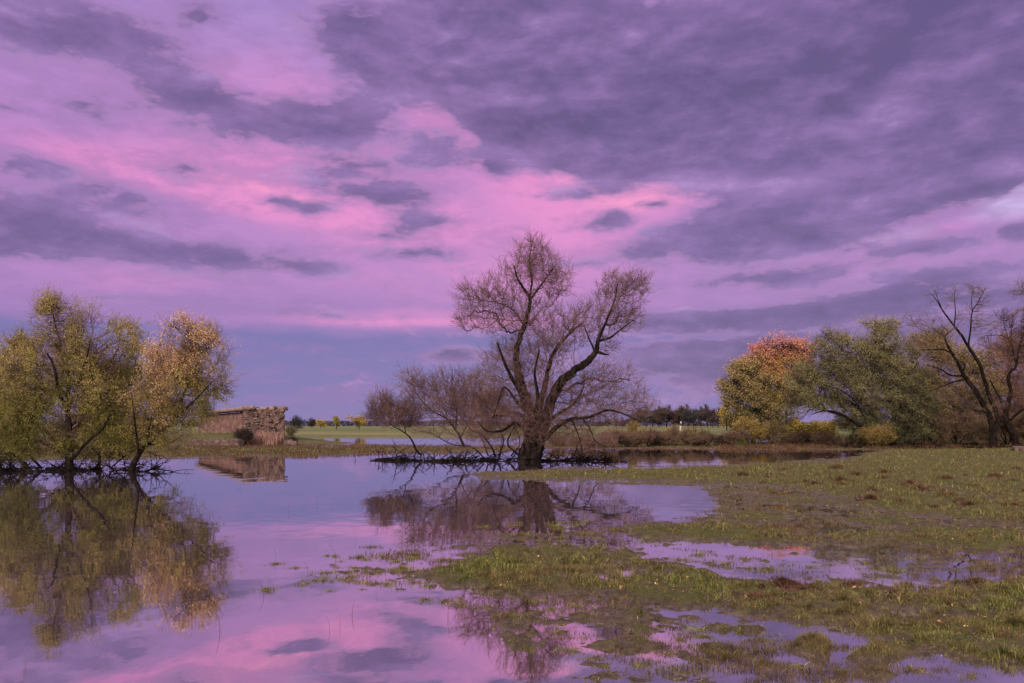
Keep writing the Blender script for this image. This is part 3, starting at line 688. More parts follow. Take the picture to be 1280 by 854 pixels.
def build_tree(name, label, cat, base, limbs, lobes, Y, seed, bark, twigm, leafm=None, group=None, bf=.3, tip=.007,
               tw=dict(n=3000, L=.6, r0=.007, bend=(0, 0, .3), sub=3, subL=.3), leaf=None, npt=1.0, trunk_sides=10, rough=.10, flare=0, crown='crown'):
    t = thing(name, base, label, cat, group)
    ch, br, B, A, dirs, r = grow([(l, None) for l in limbs], lobes, Y, seed, npt, bf, tip)
    g = Geo()
    for pts, rd in ch:
        pts = pts.copy(); k = len(pts)
        j = rng.normal(0, 1, (k, 3))*np.minimum(rd*.12, .03)[:, None]; j[0] = 0
        tube(g, pts+j, rd, trunk_sides if rd[0] > .05 else 6, rough=rough)
    big = [b for b in br if b[1][0] > .045]; small = [b for b in br if b[1][0] <= .045]
    mesh_branches(g, big)
    obj('trunk', g.mesh('trunk', bark, base, smooth=True), t)
    g = Geo(); mesh_branches(g, small)
    kw = dict(tw); kw.pop('n')
    wts = None
    ends = add_twigs(g, tw['n'], A, B, dirs, **{k: v for k, v in kw.items()})
    cr = obj('twigs' if leafm is not None else crown, g.mesh('twigs', twigm, base), t)
    if leafm is not None:
        g = Geo()
        pts = np.concatenate(ends)
        foliage(g, pts, leaf['n'], leaf['size'], leaf['aspect'], leaf['scatter'], leaf.get('droop', .3), leaf.get('thin', 0))
        obj('crown', g.mesh('crown', leafm, base), t)
    return t

# --- the big bare willow in the water
Y = 37.5; o2 = (440, 280, 2.669)
def L2(p):
    return [(a[0], a[1], a[2], a[3]*(.80 if a[3] > .25 else .72)) for a in LP(Y, p, *o2)]
def B2(x, y, rx, ry, c, dy=0, ryd=None): return LB(Y, x, y, rx, ry, c, *o2, dy, ryd)
limbs = [
    L2([(590, 805, .80), (590, 780, .66), (596, 735, .53), (597, 660, .44), (585, 600, .36), (562, 530, .27), (547, 440, .20), (563, 370, .17), (585, 305, .135), (593, 252, .115), (572, 215, .09, -.3), (552, 180, .06, -.4), (540, 140, .035, -.5)]),
    L2([(610, 780, .40), (625, 720, .40), (645, 650, .36), (668, 580, .30, -.3), (700, 525, .27, -.5), (745, 488, .25, -.6), (790, 455, .21, -.8), (815, 420, .16, -.8), (822, 385, .12, -.8), (848, 325, .08, -.7), (876, 255, .05, -.6), (886, 200, .03, -.6)]),
    L2([(600, 720, .30, .2), (618, 640, .24, .4), (640, 560, .19, .6), (655, 480, .15, .8), (680, 420, .12, .9), (722, 370, .09, .9), (775, 325, .05, .9)]),
    L2([(588, 620, .20, -.2), (560, 560, .15, -.6), (525, 500, .11, -.9), (500, 440, .08, -1.1), (485, 395, .05, -1.1)]),
    L2([(592, 255, .09), (600, 190, .07, .2), (592, 120, .045, .3), (600, 70, .02, .3)]),
    L2([(593, 255, .08), (630, 205, .055, -.2), (670, 150, .03, -.3)]),
    L2([(575, 340, .06), (540, 290, .05, .4), (490, 265, .035, .6), (430, 255, .02, .7)]),
    L2([(812, 425, .12, -.8), (835, 432, .09, -.9), (858, 437, .03, -1)]),
    L2([(825, 390, .09, -.8), (860, 380, .06, -1), (900, 350, .04, -1.1), (940, 320, .02, -1.1)]),
    L2([(812, 430, .07, -.8), (790, 380, .05, -.4), (775, 340, .03, -.2)]),
    L2([(625, 740, .20, -.4), (680, 680, .15, -.9), (730, 652, .11, -1.2), (790, 645, .09, -1.5), (850, 622, .065, -1.7), (900, 632, .045, -1.8), (960, 658, .025, -1.9)]),
    L2([(735, 655, .06, -1.2), (750, 690, .05, -1.3), (765, 740, .04, -1.4), (768, 785, .03, -1.4)]),
    L2([(770, 648, .05, -1.4), (795, 685, .04, -1.6), (812, 725, .03, -1.7), (850, 745, .015, -1.8)]),
    L2([(610, 700, .16, .3), (680, 640, .12, .7), (740, 600, .09, 1.0), (770, 550, .06, 1.1), (775, 500, .03, 1.1)]),
    L2([(585, 690, .16, -.3), (545, 665, .12, -.8), (500, 690, .08, -1.1), (450, 690, .05, -1.3), (420, 660, .03, -1.4)]),
    L2([(585, 650, .14, .2), (540, 630, .10, .6), (490, 640, .07, .9), (440, 600, .045, 1.1), (410, 560, .025, 1.2)]),
    L2([(590, 640, .13, -.3), (555, 600, .09, -.9), (510, 545, .06, -1.2), (490, 590, .04, -1.4), (470, 650, .03, -1.5)]),
    L2([(600, 660, .16, -.5), (620, 580, .11, -1.0), (610, 500, .08, -1.3), (625, 420, .05, -1.4)]),
    L2([(555, 770, .07, .3), (520, 735, .06, .5), (535, 690, .05, .6), (560, 650, .04, .7)]),
]
lobes = [B2(600, 110, 62, 70, 260), B2(655, 170, 85, 75, 260), B2(560, 150, 75, 60, 180), B2(690, 205, 55, 60, 110),
         B2(480, 235, 110, 60, 260), B2(410, 250, 70, 50, 140), B2(390, 320, 55, 45, 100), B2(480, 320, 100, 60, 150), B2(560, 290, 80, 90, 120), B2(640, 300, 60, 90, 60),
         B2(890, 215, 85, 62, 300), B2(950, 215, 55, 55, 130), B2(860, 300, 95, 75, 240), B2(760, 320, 90, 60, 200), B2(920, 310, 60, 60, 100), B2(700, 390, 80, 70, 150), B2(840, 390, 60, 50, 40),
         B2(610, 430, 120, 120, 220, .6), B2(500, 500, 90, 110, 230), B2(440, 560, 60, 100, 180, .4), B2(530, 600, 110, 70, 160, -.5), B2(650, 560, 120, 90, 160), B2(600, 640, 130, 70, 160, -.7),
         B2(800, 520, 100, 80, 130), B2(880, 560, 90, 100, 170, -.5), B2(830, 640, 120, 50, 110, -1), B2(730, 600, 100, 70, 150), B2(960, 600, 50, 60, 50, -1), B2(720, 700, 90, 50, 60, -1), B2(440, 680, 70, 55, 90, -.8), B2(540, 690, 70, 50, 70, -.6), B2(670, 690, 80, 50, 70, -.8), B2(820, 720, 70, 40, 40, -1.4)]
build_tree('willow_tree', 'large bare leaning willow with russet twigs standing in the flood water', 'tree', W(661, 577, Y)*[1, 1, 0], limbs, lobes, Y, 3, BARK_DARK, TWIG_RED,
           bf=.07, tip=.0065, npt=1.7, tw=dict(n=9000, L=.5, r0=.0068, bend=(0, 0, .3), sub=3, subL=.36, spread=.45, wob=.22, out=.55))

# --- small bare willow shrubs left of it
def shrub_bare(label, limbs, lobes, seed, Yb, base, n=1300, L=.6, m=TWIG_RED, bark=BARK_DARK, up=.5, r0=.0075, name='bare_shrub', cat='shrub', group=None):
    return build_tree(name, label, cat, base, limbs, lobes, Yb, seed, bark, m, bf=.08, npt=1.25, tip=.008, tw=dict(n=n, L=L, r0=r0, bend=(0, 0, up), sub=3, subL=.32, spread=.45, out=.4), group=group, trunk_sides=7)
Y = 39.5
shrub_bare('bare spreading willow shrub close to the left of the big willow', [
    L2([(375, 745, .10), (362, 715, .09), (345, 685, .075), (315, 650, .06), (270, 625, .04, -.3), (225, 580, .03, -.4), (195, 530, .015, -.5)]),
    L2([(345, 690, .06), (350, 640, .05, .3), (345, 590, .035, .4), (330, 540, .02, .5)]),
    L2([(455, 775, .06), (440, 730, .05), (420, 690, .045), (400, 650, .03), (400, 590, .02)]), L2([(362, 712, .05), (390, 660, .04, -.4), (410, 610, .02, -.6)])],
    [B2(240, 560, 85, 70, 150), B2(200, 520, 50, 40, 60), B2(330, 570, 90, 80, 170), B2(400, 580, 70, 80, 140), B2(460, 620, 60, 70, 90), B2(290, 620, 110, 45, 80), B2(350, 640, 70, 55, 70), B2(440, 690, 60, 50, 60)], 5, Y, W(575, 574, Y)*[1, 1, 0], 2000)
Y = 38.6
shrub_bare('low sprawling bare willow limbs tangled between the bare shrubs and the big willow', [
    L2([(480, 778, .07), (462, 740, .06), (430, 700, .05), (400, 690, .035), (370, 650, .02)]), L2([(490, 778, .06), (505, 720, .05), (480, 650, .035), (455, 590, .02)]),
    L2([(440, 780, .05), (400, 745, .04), (330, 735, .03), (270, 700, .02), (230, 690, .012)]), L2([(530, 775, .05), (560, 730, .04), (540, 670, .03), (520, 620, .015)])],
    [B2(380, 650, 80, 45, 70), B2(450, 600, 70, 70, 90), B2(490, 680, 60, 60, 70), B2(280, 690, 90, 35, 60), B2(400, 720, 80, 35, 50), B2(540, 660, 50, 60, 50), B2(340, 600, 70, 45, 50)], 6, Y, W(625, 577, Y)*[1, 1, 0], 900, L=.7)
Y = 40.5
shrub_bare('small bare shrub leaning left, leftmost of the bare shrubs in the water', [
    L2([(232, 772, .09), (215, 755, .075), (195, 715, .06), (165, 690, .045), (130, 670, .03), (100, 640, .02)]), L2([(180, 700, .04), (170, 660, .03, .3), (150, 610, .015, .4)])],
    [B2(110, 620, 60, 50, 120), B2(160, 640, 60, 55, 110), B2(90, 650, 45, 30, 50), B2(200, 640, 40, 40, 40)], 8, Y, W(527, 573, Y)*[1, 1, 0], 1300)

# --- left group, leafy
o1 = (0, 340, 3.05)
def leafy(label, Yt, base_px, limbs, lobes, seed, leafm, n_leaf, n_tw=2600, name='willow_tree', L=.5, size=.062, asp=.42, sc=.05, bark=BARK_DARK, twm=TWIG_DARK, crop=o1, tip=.007, r0=.006, up=.3, thin=.65, trs=.62, bf=.25, cat='tree', sub=2, group=None):
    return build_tree(name, label, cat, W(base_px, 0, Yt)*[1, 1, 0], [LP(Yt, l, *crop, rs=trs) for l in limbs], [LB(Yt, *b[:5], *crop, *b[5:]) for b in lobes], Yt, seed, bark, twm, leafm, bf=bf, tip=tip,
                      tw=dict(n=n_tw, L=L, r0=r0, bend=(0, 0, up), sub=sub, subL=L*.6, spread=.6), leaf=dict(n=int(n_leaf*1.75), size=size, aspect=asp, scatter=sc, thin=thin), group=group)
OL, OLY, OR, PK = (.075, .075, .018), (.20, .165, .035), (.36, .20, .06), (.33, .18, .12)
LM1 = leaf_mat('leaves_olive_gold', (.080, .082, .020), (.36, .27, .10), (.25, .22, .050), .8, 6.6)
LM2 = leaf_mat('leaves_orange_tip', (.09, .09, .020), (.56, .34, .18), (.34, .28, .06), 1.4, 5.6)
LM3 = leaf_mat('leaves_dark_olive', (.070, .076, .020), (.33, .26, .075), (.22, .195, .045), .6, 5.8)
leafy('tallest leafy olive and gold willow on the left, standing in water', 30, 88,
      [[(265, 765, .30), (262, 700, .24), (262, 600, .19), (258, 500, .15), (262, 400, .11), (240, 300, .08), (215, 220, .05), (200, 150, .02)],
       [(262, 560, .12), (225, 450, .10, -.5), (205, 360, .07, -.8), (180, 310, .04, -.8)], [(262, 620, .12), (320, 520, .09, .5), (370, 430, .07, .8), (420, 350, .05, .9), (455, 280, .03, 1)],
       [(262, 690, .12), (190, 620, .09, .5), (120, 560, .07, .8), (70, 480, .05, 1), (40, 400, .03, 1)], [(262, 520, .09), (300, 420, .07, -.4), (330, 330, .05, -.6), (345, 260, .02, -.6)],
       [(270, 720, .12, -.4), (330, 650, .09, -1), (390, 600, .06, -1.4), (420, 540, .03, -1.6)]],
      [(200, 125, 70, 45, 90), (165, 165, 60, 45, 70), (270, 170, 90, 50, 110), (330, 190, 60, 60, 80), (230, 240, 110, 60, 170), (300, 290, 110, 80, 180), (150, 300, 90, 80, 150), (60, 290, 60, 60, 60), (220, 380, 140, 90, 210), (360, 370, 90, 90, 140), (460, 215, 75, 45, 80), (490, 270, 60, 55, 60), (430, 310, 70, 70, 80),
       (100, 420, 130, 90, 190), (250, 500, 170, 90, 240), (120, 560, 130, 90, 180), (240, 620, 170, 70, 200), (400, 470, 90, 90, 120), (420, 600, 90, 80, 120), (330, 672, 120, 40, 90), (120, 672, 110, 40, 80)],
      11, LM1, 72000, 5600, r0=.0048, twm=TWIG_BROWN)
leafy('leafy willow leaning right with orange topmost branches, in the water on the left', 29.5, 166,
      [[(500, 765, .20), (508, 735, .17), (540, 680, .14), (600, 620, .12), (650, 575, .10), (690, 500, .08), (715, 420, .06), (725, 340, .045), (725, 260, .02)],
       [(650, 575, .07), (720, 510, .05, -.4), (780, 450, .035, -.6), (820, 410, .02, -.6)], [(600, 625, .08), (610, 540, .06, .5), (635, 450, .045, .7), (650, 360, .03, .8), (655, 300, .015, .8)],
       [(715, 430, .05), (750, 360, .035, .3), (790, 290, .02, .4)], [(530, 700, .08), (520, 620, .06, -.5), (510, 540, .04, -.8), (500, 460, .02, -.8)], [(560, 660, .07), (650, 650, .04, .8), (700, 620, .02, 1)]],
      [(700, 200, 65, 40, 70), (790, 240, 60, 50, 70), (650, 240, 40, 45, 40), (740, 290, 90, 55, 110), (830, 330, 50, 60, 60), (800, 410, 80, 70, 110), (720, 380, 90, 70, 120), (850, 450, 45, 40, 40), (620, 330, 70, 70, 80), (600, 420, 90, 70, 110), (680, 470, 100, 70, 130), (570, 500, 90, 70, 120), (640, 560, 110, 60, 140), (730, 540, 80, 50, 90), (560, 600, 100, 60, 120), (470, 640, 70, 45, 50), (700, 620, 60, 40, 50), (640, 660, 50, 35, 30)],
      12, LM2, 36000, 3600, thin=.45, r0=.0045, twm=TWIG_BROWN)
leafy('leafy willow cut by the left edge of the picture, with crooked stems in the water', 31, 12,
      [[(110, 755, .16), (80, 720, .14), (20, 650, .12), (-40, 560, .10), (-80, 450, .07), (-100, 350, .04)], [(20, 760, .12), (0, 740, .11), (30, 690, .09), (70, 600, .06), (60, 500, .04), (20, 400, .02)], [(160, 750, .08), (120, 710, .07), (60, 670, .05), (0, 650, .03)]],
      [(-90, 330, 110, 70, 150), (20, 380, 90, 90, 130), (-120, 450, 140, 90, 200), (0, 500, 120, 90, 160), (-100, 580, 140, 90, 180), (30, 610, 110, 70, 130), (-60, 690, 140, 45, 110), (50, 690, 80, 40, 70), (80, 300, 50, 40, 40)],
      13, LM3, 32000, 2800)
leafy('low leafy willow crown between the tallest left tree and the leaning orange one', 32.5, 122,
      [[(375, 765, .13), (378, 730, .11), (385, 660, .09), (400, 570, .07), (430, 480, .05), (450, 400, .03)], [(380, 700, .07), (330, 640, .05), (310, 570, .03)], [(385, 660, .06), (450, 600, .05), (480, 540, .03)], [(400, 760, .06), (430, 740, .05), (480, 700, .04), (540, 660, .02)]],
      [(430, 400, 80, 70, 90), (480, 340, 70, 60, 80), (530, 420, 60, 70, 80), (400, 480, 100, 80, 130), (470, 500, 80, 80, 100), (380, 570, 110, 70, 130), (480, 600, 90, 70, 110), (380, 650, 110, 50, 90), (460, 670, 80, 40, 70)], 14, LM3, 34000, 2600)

# --- right group
o3 = (880, 340, 3.2)
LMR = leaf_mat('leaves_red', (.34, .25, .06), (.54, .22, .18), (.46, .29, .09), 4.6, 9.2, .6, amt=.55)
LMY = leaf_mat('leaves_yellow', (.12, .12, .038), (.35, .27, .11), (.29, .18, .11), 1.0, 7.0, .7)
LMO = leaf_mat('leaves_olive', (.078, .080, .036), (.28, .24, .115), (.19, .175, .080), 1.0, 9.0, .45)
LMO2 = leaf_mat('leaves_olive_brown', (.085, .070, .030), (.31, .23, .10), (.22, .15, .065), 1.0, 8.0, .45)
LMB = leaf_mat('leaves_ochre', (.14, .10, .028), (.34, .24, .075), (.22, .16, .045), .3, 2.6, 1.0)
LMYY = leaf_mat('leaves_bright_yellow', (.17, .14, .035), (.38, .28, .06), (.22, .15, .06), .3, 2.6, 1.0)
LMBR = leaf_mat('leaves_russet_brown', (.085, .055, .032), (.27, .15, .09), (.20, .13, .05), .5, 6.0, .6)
Yr = 70.5
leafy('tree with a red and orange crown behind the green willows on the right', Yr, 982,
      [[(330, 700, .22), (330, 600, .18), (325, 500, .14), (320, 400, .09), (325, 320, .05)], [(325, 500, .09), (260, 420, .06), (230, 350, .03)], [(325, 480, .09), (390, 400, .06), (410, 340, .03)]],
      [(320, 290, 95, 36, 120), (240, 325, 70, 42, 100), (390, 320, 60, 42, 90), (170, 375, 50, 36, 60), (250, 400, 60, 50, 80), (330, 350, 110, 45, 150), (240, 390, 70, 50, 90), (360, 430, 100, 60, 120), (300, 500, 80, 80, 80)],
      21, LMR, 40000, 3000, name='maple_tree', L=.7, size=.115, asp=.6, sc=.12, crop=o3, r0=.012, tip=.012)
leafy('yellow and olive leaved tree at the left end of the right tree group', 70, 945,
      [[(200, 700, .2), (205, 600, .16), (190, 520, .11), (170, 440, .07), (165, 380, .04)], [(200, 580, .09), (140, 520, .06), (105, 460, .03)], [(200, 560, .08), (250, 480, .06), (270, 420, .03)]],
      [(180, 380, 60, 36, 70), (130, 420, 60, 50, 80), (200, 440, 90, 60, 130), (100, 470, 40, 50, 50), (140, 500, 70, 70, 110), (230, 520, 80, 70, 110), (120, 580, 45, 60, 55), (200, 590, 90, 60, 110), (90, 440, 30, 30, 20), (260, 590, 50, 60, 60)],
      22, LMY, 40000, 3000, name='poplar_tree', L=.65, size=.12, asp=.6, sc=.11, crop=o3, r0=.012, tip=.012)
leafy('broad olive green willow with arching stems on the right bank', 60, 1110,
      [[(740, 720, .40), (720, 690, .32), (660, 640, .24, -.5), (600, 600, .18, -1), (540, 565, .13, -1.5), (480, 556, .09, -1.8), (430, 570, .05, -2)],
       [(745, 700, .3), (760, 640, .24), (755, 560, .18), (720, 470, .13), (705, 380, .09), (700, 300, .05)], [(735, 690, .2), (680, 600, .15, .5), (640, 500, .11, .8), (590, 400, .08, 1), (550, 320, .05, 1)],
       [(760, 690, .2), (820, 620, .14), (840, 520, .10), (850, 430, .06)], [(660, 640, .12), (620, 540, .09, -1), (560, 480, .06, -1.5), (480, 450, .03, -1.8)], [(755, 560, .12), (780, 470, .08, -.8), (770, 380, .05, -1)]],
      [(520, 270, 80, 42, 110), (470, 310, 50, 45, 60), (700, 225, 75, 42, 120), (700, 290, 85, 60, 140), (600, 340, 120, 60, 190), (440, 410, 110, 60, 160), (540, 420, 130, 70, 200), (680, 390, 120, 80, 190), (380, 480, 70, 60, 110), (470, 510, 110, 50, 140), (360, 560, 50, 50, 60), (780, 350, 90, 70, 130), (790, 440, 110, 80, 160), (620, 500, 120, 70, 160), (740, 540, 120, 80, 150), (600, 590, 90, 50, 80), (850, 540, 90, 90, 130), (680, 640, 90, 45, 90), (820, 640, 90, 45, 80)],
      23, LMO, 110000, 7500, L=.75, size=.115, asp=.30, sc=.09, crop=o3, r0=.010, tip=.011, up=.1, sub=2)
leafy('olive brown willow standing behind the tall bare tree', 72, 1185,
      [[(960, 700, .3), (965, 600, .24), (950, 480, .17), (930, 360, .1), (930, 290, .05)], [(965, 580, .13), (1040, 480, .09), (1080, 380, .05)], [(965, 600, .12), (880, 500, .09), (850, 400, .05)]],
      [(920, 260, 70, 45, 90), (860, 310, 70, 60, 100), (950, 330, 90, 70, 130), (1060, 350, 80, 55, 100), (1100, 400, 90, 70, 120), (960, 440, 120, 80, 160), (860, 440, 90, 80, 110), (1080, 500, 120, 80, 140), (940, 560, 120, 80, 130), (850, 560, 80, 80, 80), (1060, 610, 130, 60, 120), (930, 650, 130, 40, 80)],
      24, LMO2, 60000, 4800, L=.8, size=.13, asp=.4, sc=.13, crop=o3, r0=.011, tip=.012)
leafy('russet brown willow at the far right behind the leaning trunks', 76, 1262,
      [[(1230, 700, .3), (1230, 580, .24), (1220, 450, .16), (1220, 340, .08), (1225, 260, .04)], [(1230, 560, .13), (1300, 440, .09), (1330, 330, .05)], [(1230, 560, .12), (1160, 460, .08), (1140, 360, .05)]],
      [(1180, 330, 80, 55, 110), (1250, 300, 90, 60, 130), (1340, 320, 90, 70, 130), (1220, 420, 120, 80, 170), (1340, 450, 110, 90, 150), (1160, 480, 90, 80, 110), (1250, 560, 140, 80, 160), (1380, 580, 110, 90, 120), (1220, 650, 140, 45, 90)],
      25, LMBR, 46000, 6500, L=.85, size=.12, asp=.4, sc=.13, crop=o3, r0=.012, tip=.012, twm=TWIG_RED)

o6 = (1100, 340, 3.711)
def L6(p, Y): return LP(Y, p, *o6, rs=.78)
def B6(Y, x, y, rx, ry, c, dy=0): return LB(Y, x, y, rx, ry, c, *o6, dy)
Y = 59
build_tree('dead_tree', 'tall nearly leafless tree with forked dark limbs, right of the olive willow', 'tree', W(1242, 0, Y)*[1, 1, 0], [
    L6([(525, 830, .40), (525, 790, .33), (520, 710, .28), (485, 625, .24), (440, 550, .21), (400, 495, .18), (375, 455, .155), (352, 405, .13), (318, 350, .10), (302, 305, .07), (318, 280, .03)], Y),
    L6([(528, 760, .2), (545, 680, .19, .6), (515, 600, .18, .9), (490, 520, .17, 1), (462, 430, .155, 1), (412, 350, .13, 1), (372, 285, .11, 1), (325, 225, .08, 1), (285, 170, .06, 1), (262, 130, .04, 1), (232, 98, .02, 1)], Y),
    L6([(410, 345, .09, 1), (420, 260, .075, 1.2), (428, 185, .055, 1.3), (455, 140, .04, 1.3), (480, 95, .02, 1.4)], Y),
    L6([(345, 248, .06, 1), (350, 180, .045, .8), (345, 120, .025, .7), (350, 80, .012, .6)], Y), L6([(428, 185, .04, 1.3), (425, 120, .025, 1.2), (440, 70, .012, 1.2)], Y),
    L6([(345, 385, .09), (300, 362, .07, -.4), (240, 360, .05, -.7), (185, 362, .02, -.9)], Y), L6([(385, 480, .11), (330, 480, .08, -.5), (280, 452, .05, -.9), (215, 430, .02, -1.1)], Y),
    L6([(392, 498, .09), (340, 510, .07, -.6), (290, 530, .05, -1), (232, 553, .03, -1.2)], Y), L6([(380, 470, .07), (395, 430, .05, -.4), (360, 410, .03, -.6)], Y), L6([(285, 165, .04, 1), (262, 110, .02, 1.2), (255, 80, .01, 1.2)], Y)],
    [B6(Y, 450, 90, 60, 50, 50, 1.3), B6(Y, 340, 110, 35, 60, 30, .8), B6(Y, 250, 110, 35, 40, 24, 1), B6(Y, 470, 150, 40, 60, 20, 1), B6(Y, 130, 230, 60, 50, 60), B6(Y, 220, 240, 70, 60, 60), B6(Y, 170, 310, 80, 50, 60), B6(Y, 300, 290, 70, 60, 40), B6(Y, 390, 210, 50, 60, 20, 1), B6(Y, 260, 420, 80, 70, 50), B6(Y, 330, 560, 110, 60, 60), B6(Y, 460, 640, 90, 60, 40), B6(Y, 500, 240, 60, 60, 20, 1)],
    Y, 31, BARK_DARK, TWIG_BROWN, bf=.3, tip=.011, tw=dict(n=900, L=.6, r0=.011, bend=(0, 0, .3), sub=2, subL=.35, spread=.5))
Y = 61
build_tree('dead_tree', 'leaning bare tree at the right edge of the picture, second of the leafless ones', 'tree', W(1276, 0, Y)*[1, 1, 0], [
    L6([(640, 825, .35), (625, 770, .28), (585, 700, .24), (590, 620, .21), (606, 560, .18), (595, 505, .16), (600, 470, .13), (632, 435, .11), (642, 370, .09), (660, 300, .06), (690, 230, .03)], Y),
    L6([(585, 690, .12), (560, 600, .10, .7), (530, 540, .08, 1), (510, 500, .05, 1.1)], Y), L6([(632, 430, .08), (615, 360, .06, .5), (600, 320, .05, .7), (560, 295, .04, .9), (485, 295, .02, 1)], Y),
    L6([(600, 690, .14), (660, 640, .12, -.5), (740, 610, .10, -.8), (800, 560, .07, -1), (860, 460, .04, -1)], Y), L6([(602, 330, .04, .7), (580, 260, .03, .9), (570, 210, .012, 1)], Y), L6([(606, 320, .04, .7), (610, 260, .025, .5)], Y)],
    [B6(Y, 580, 230, 50, 60, 60, .8), B6(Y, 650, 250, 70, 70, 90), B6(Y, 510, 330, 60, 50, 60, .8), B6(Y, 620, 330, 70, 60, 80), B6(Y, 700, 360, 80, 80, 80), B6(Y, 560, 420, 60, 70, 50, .8), B6(Y, 800, 480, 100, 80, 80), B6(Y, 560, 620, 60, 60, 40), B6(Y, 700, 560, 90, 70, 60)],
    Y, 32, BARK_DARK, TWIG_RED, bf=.3, tip=.011, tw=dict(n=1500, L=.6, r0=.011, bend=(0, 0, .3), sub=2, subL=.35, spread=.5))
Y = 58
build_tree('dead_tree', 'bare tree beyond the right edge whose topmost twigs reach into the picture', 'tree', W(1335, 0, Y)*[1, 1, 0], [
    L6([(870, 830, .35), (865, 700, .28), (850, 560, .22), (830, 420, .17), (800, 300, .12), (750, 200, .07), (700, 140, .03)], Y), L6([(800, 300, .08), (820, 200, .05), (800, 100, .02)], Y), L6([(750, 200, .04), (690, 100, .025), (640, 60, .012)], Y)],
    [B6(Y, 670, 80, 60, 50, 50), B6(Y, 690, 160, 60, 50, 40), B6(Y, 800, 130, 80, 70, 80), B6(Y, 860, 240, 90, 80, 80)], Y, 33, BARK_DARK, TWIG_BROWN, bf=.3, tip=.011, tw=dict(n=800, L=.6, r0=.011, bend=(0, 0, .3), sub=2, subL=.35, spread=.5))

# --- shrubs: generic rounded shrubs
def shrub(name, label, px, py, Yt, w, h, leafm, nleaf, size, seed, twm=TWIG_BROWN, ntw=500, group=None, cat='shrub', asp=.45, dens=120, L=.35, r0=.008, up=.5, zoff=0.0):
    """w, h in metres; base at ground"""
    rg = np.random.default_rng(seed); b = np.array([(px-640)/F0*Yt, Yt, zoff]); limbs = []
    for k in range(6):
        a = rg.uniform(0, 6.28); e = b+np.array([math.cos(a)*w*.33, math.sin(a)*w*.25, h*rg.uniform(.55, .85)])
        m_ = b*.5+e*.5+rg.normal(0, .05*w, 3)*[1, 1, 0]; limbs.append([(*(b+rg.normal(0, .03*w, 3)*[1, 1, 0]-[0, 0, .05]), .012*h+.01), (*m_, .008*h+.008), (*e, .008)])
    lobes = []
    for k in range(7):
        a = rg.uniform(0, 6.28); q = rg.uniform(.1, .33)
        lobes.append(((b[0]+math.cos(a)*w*q, b[1]+math.sin(a)*w*q*.8, b[2]+h*rg.uniform(.35, .72)), (w*.26, w*.22, h*.27), dens/7))
    return build_tree(name, label, cat, b, limbs, lobes, Yt, seed, BARK_DARK, twm, leafm, bf=.2, tip=.007, trunk_sides=5, group=group,
                      tw=dict(n=ntw, L=L, r0=r0, bend=(0, 0, up), sub=2, subL=L*.6, spread=.6), leaf=dict(n=nleaf, size=size, aspect=asp, scatter=size*.9), crown='twigs')
GZ = lambda px, Yt: float(height(np.array([(px-640)/F0*Yt]), np.array([float(Yt)]))[0])
def sh(name, label, px, Yt, w, h, *a, **k): return shrub(name, label, px, 0, Yt, w, h, *a, zoff=GZ(px, Yt)-.02, **k)
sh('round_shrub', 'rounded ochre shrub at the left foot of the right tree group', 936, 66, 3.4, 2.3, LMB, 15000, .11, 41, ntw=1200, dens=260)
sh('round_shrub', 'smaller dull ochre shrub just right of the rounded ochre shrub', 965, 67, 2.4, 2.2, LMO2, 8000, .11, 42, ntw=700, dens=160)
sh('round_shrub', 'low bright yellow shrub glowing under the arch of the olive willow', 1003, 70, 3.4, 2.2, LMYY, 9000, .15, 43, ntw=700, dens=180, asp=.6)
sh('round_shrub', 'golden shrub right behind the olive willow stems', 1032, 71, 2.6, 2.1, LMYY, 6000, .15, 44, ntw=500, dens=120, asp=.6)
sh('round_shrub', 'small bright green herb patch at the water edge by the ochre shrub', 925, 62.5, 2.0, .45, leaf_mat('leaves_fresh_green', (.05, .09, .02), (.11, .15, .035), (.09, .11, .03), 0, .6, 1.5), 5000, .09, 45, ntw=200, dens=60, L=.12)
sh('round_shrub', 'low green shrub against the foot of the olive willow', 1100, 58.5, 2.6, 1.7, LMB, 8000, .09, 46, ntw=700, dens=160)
bs = [(1035, 62.5, 2.6, .9), (1075, 61, 2.2, .8), (1140, 63, 3.0, 2.0), (1165, 61.5, 3.2, 2.6), (1195, 63, 3.2, 3.0), (1222, 62, 3.0, 2.2), (1258, 63, 3.0, 2.6), (1290, 62, 3.4, 3.0), (1325, 63, 3.5, 3.2), (985, 64, 2.6, .8), (1010, 65, 2.4, .9)]
lb = ['low dark scrub between the puddle and the olive willow', 'low scrub at the left foot of the olive willow', 'tangled brown shrub just right of the olive willow', 'brown shrub left of the tall leafless tree', 'tallest brown shrub beside the trunk of the leafless tree',
      'brown shrub at the foot of the tall leafless tree', 'brown shrub between the two leafless trunks', 'russet shrub at the right edge of the picture', 'russet shrub beyond the right edge of the picture', 'low scrub right of the smaller ochre shrub', 'low scrub in front of the bright yellow shrub']
for k, (px, Yt, w, h) in enumerate(bs):
    sh('brown_shrub', lb[k], px, Yt, w, h, [LMBR, LMO2][k % 2], int(2200*h), .09, 50+k, twm=TWIG_BROWN, ntw=int(700*h), dens=90+40*h, L=.5, r0=.010, up=.2, group='brown shrubs at the foot of the right trees')
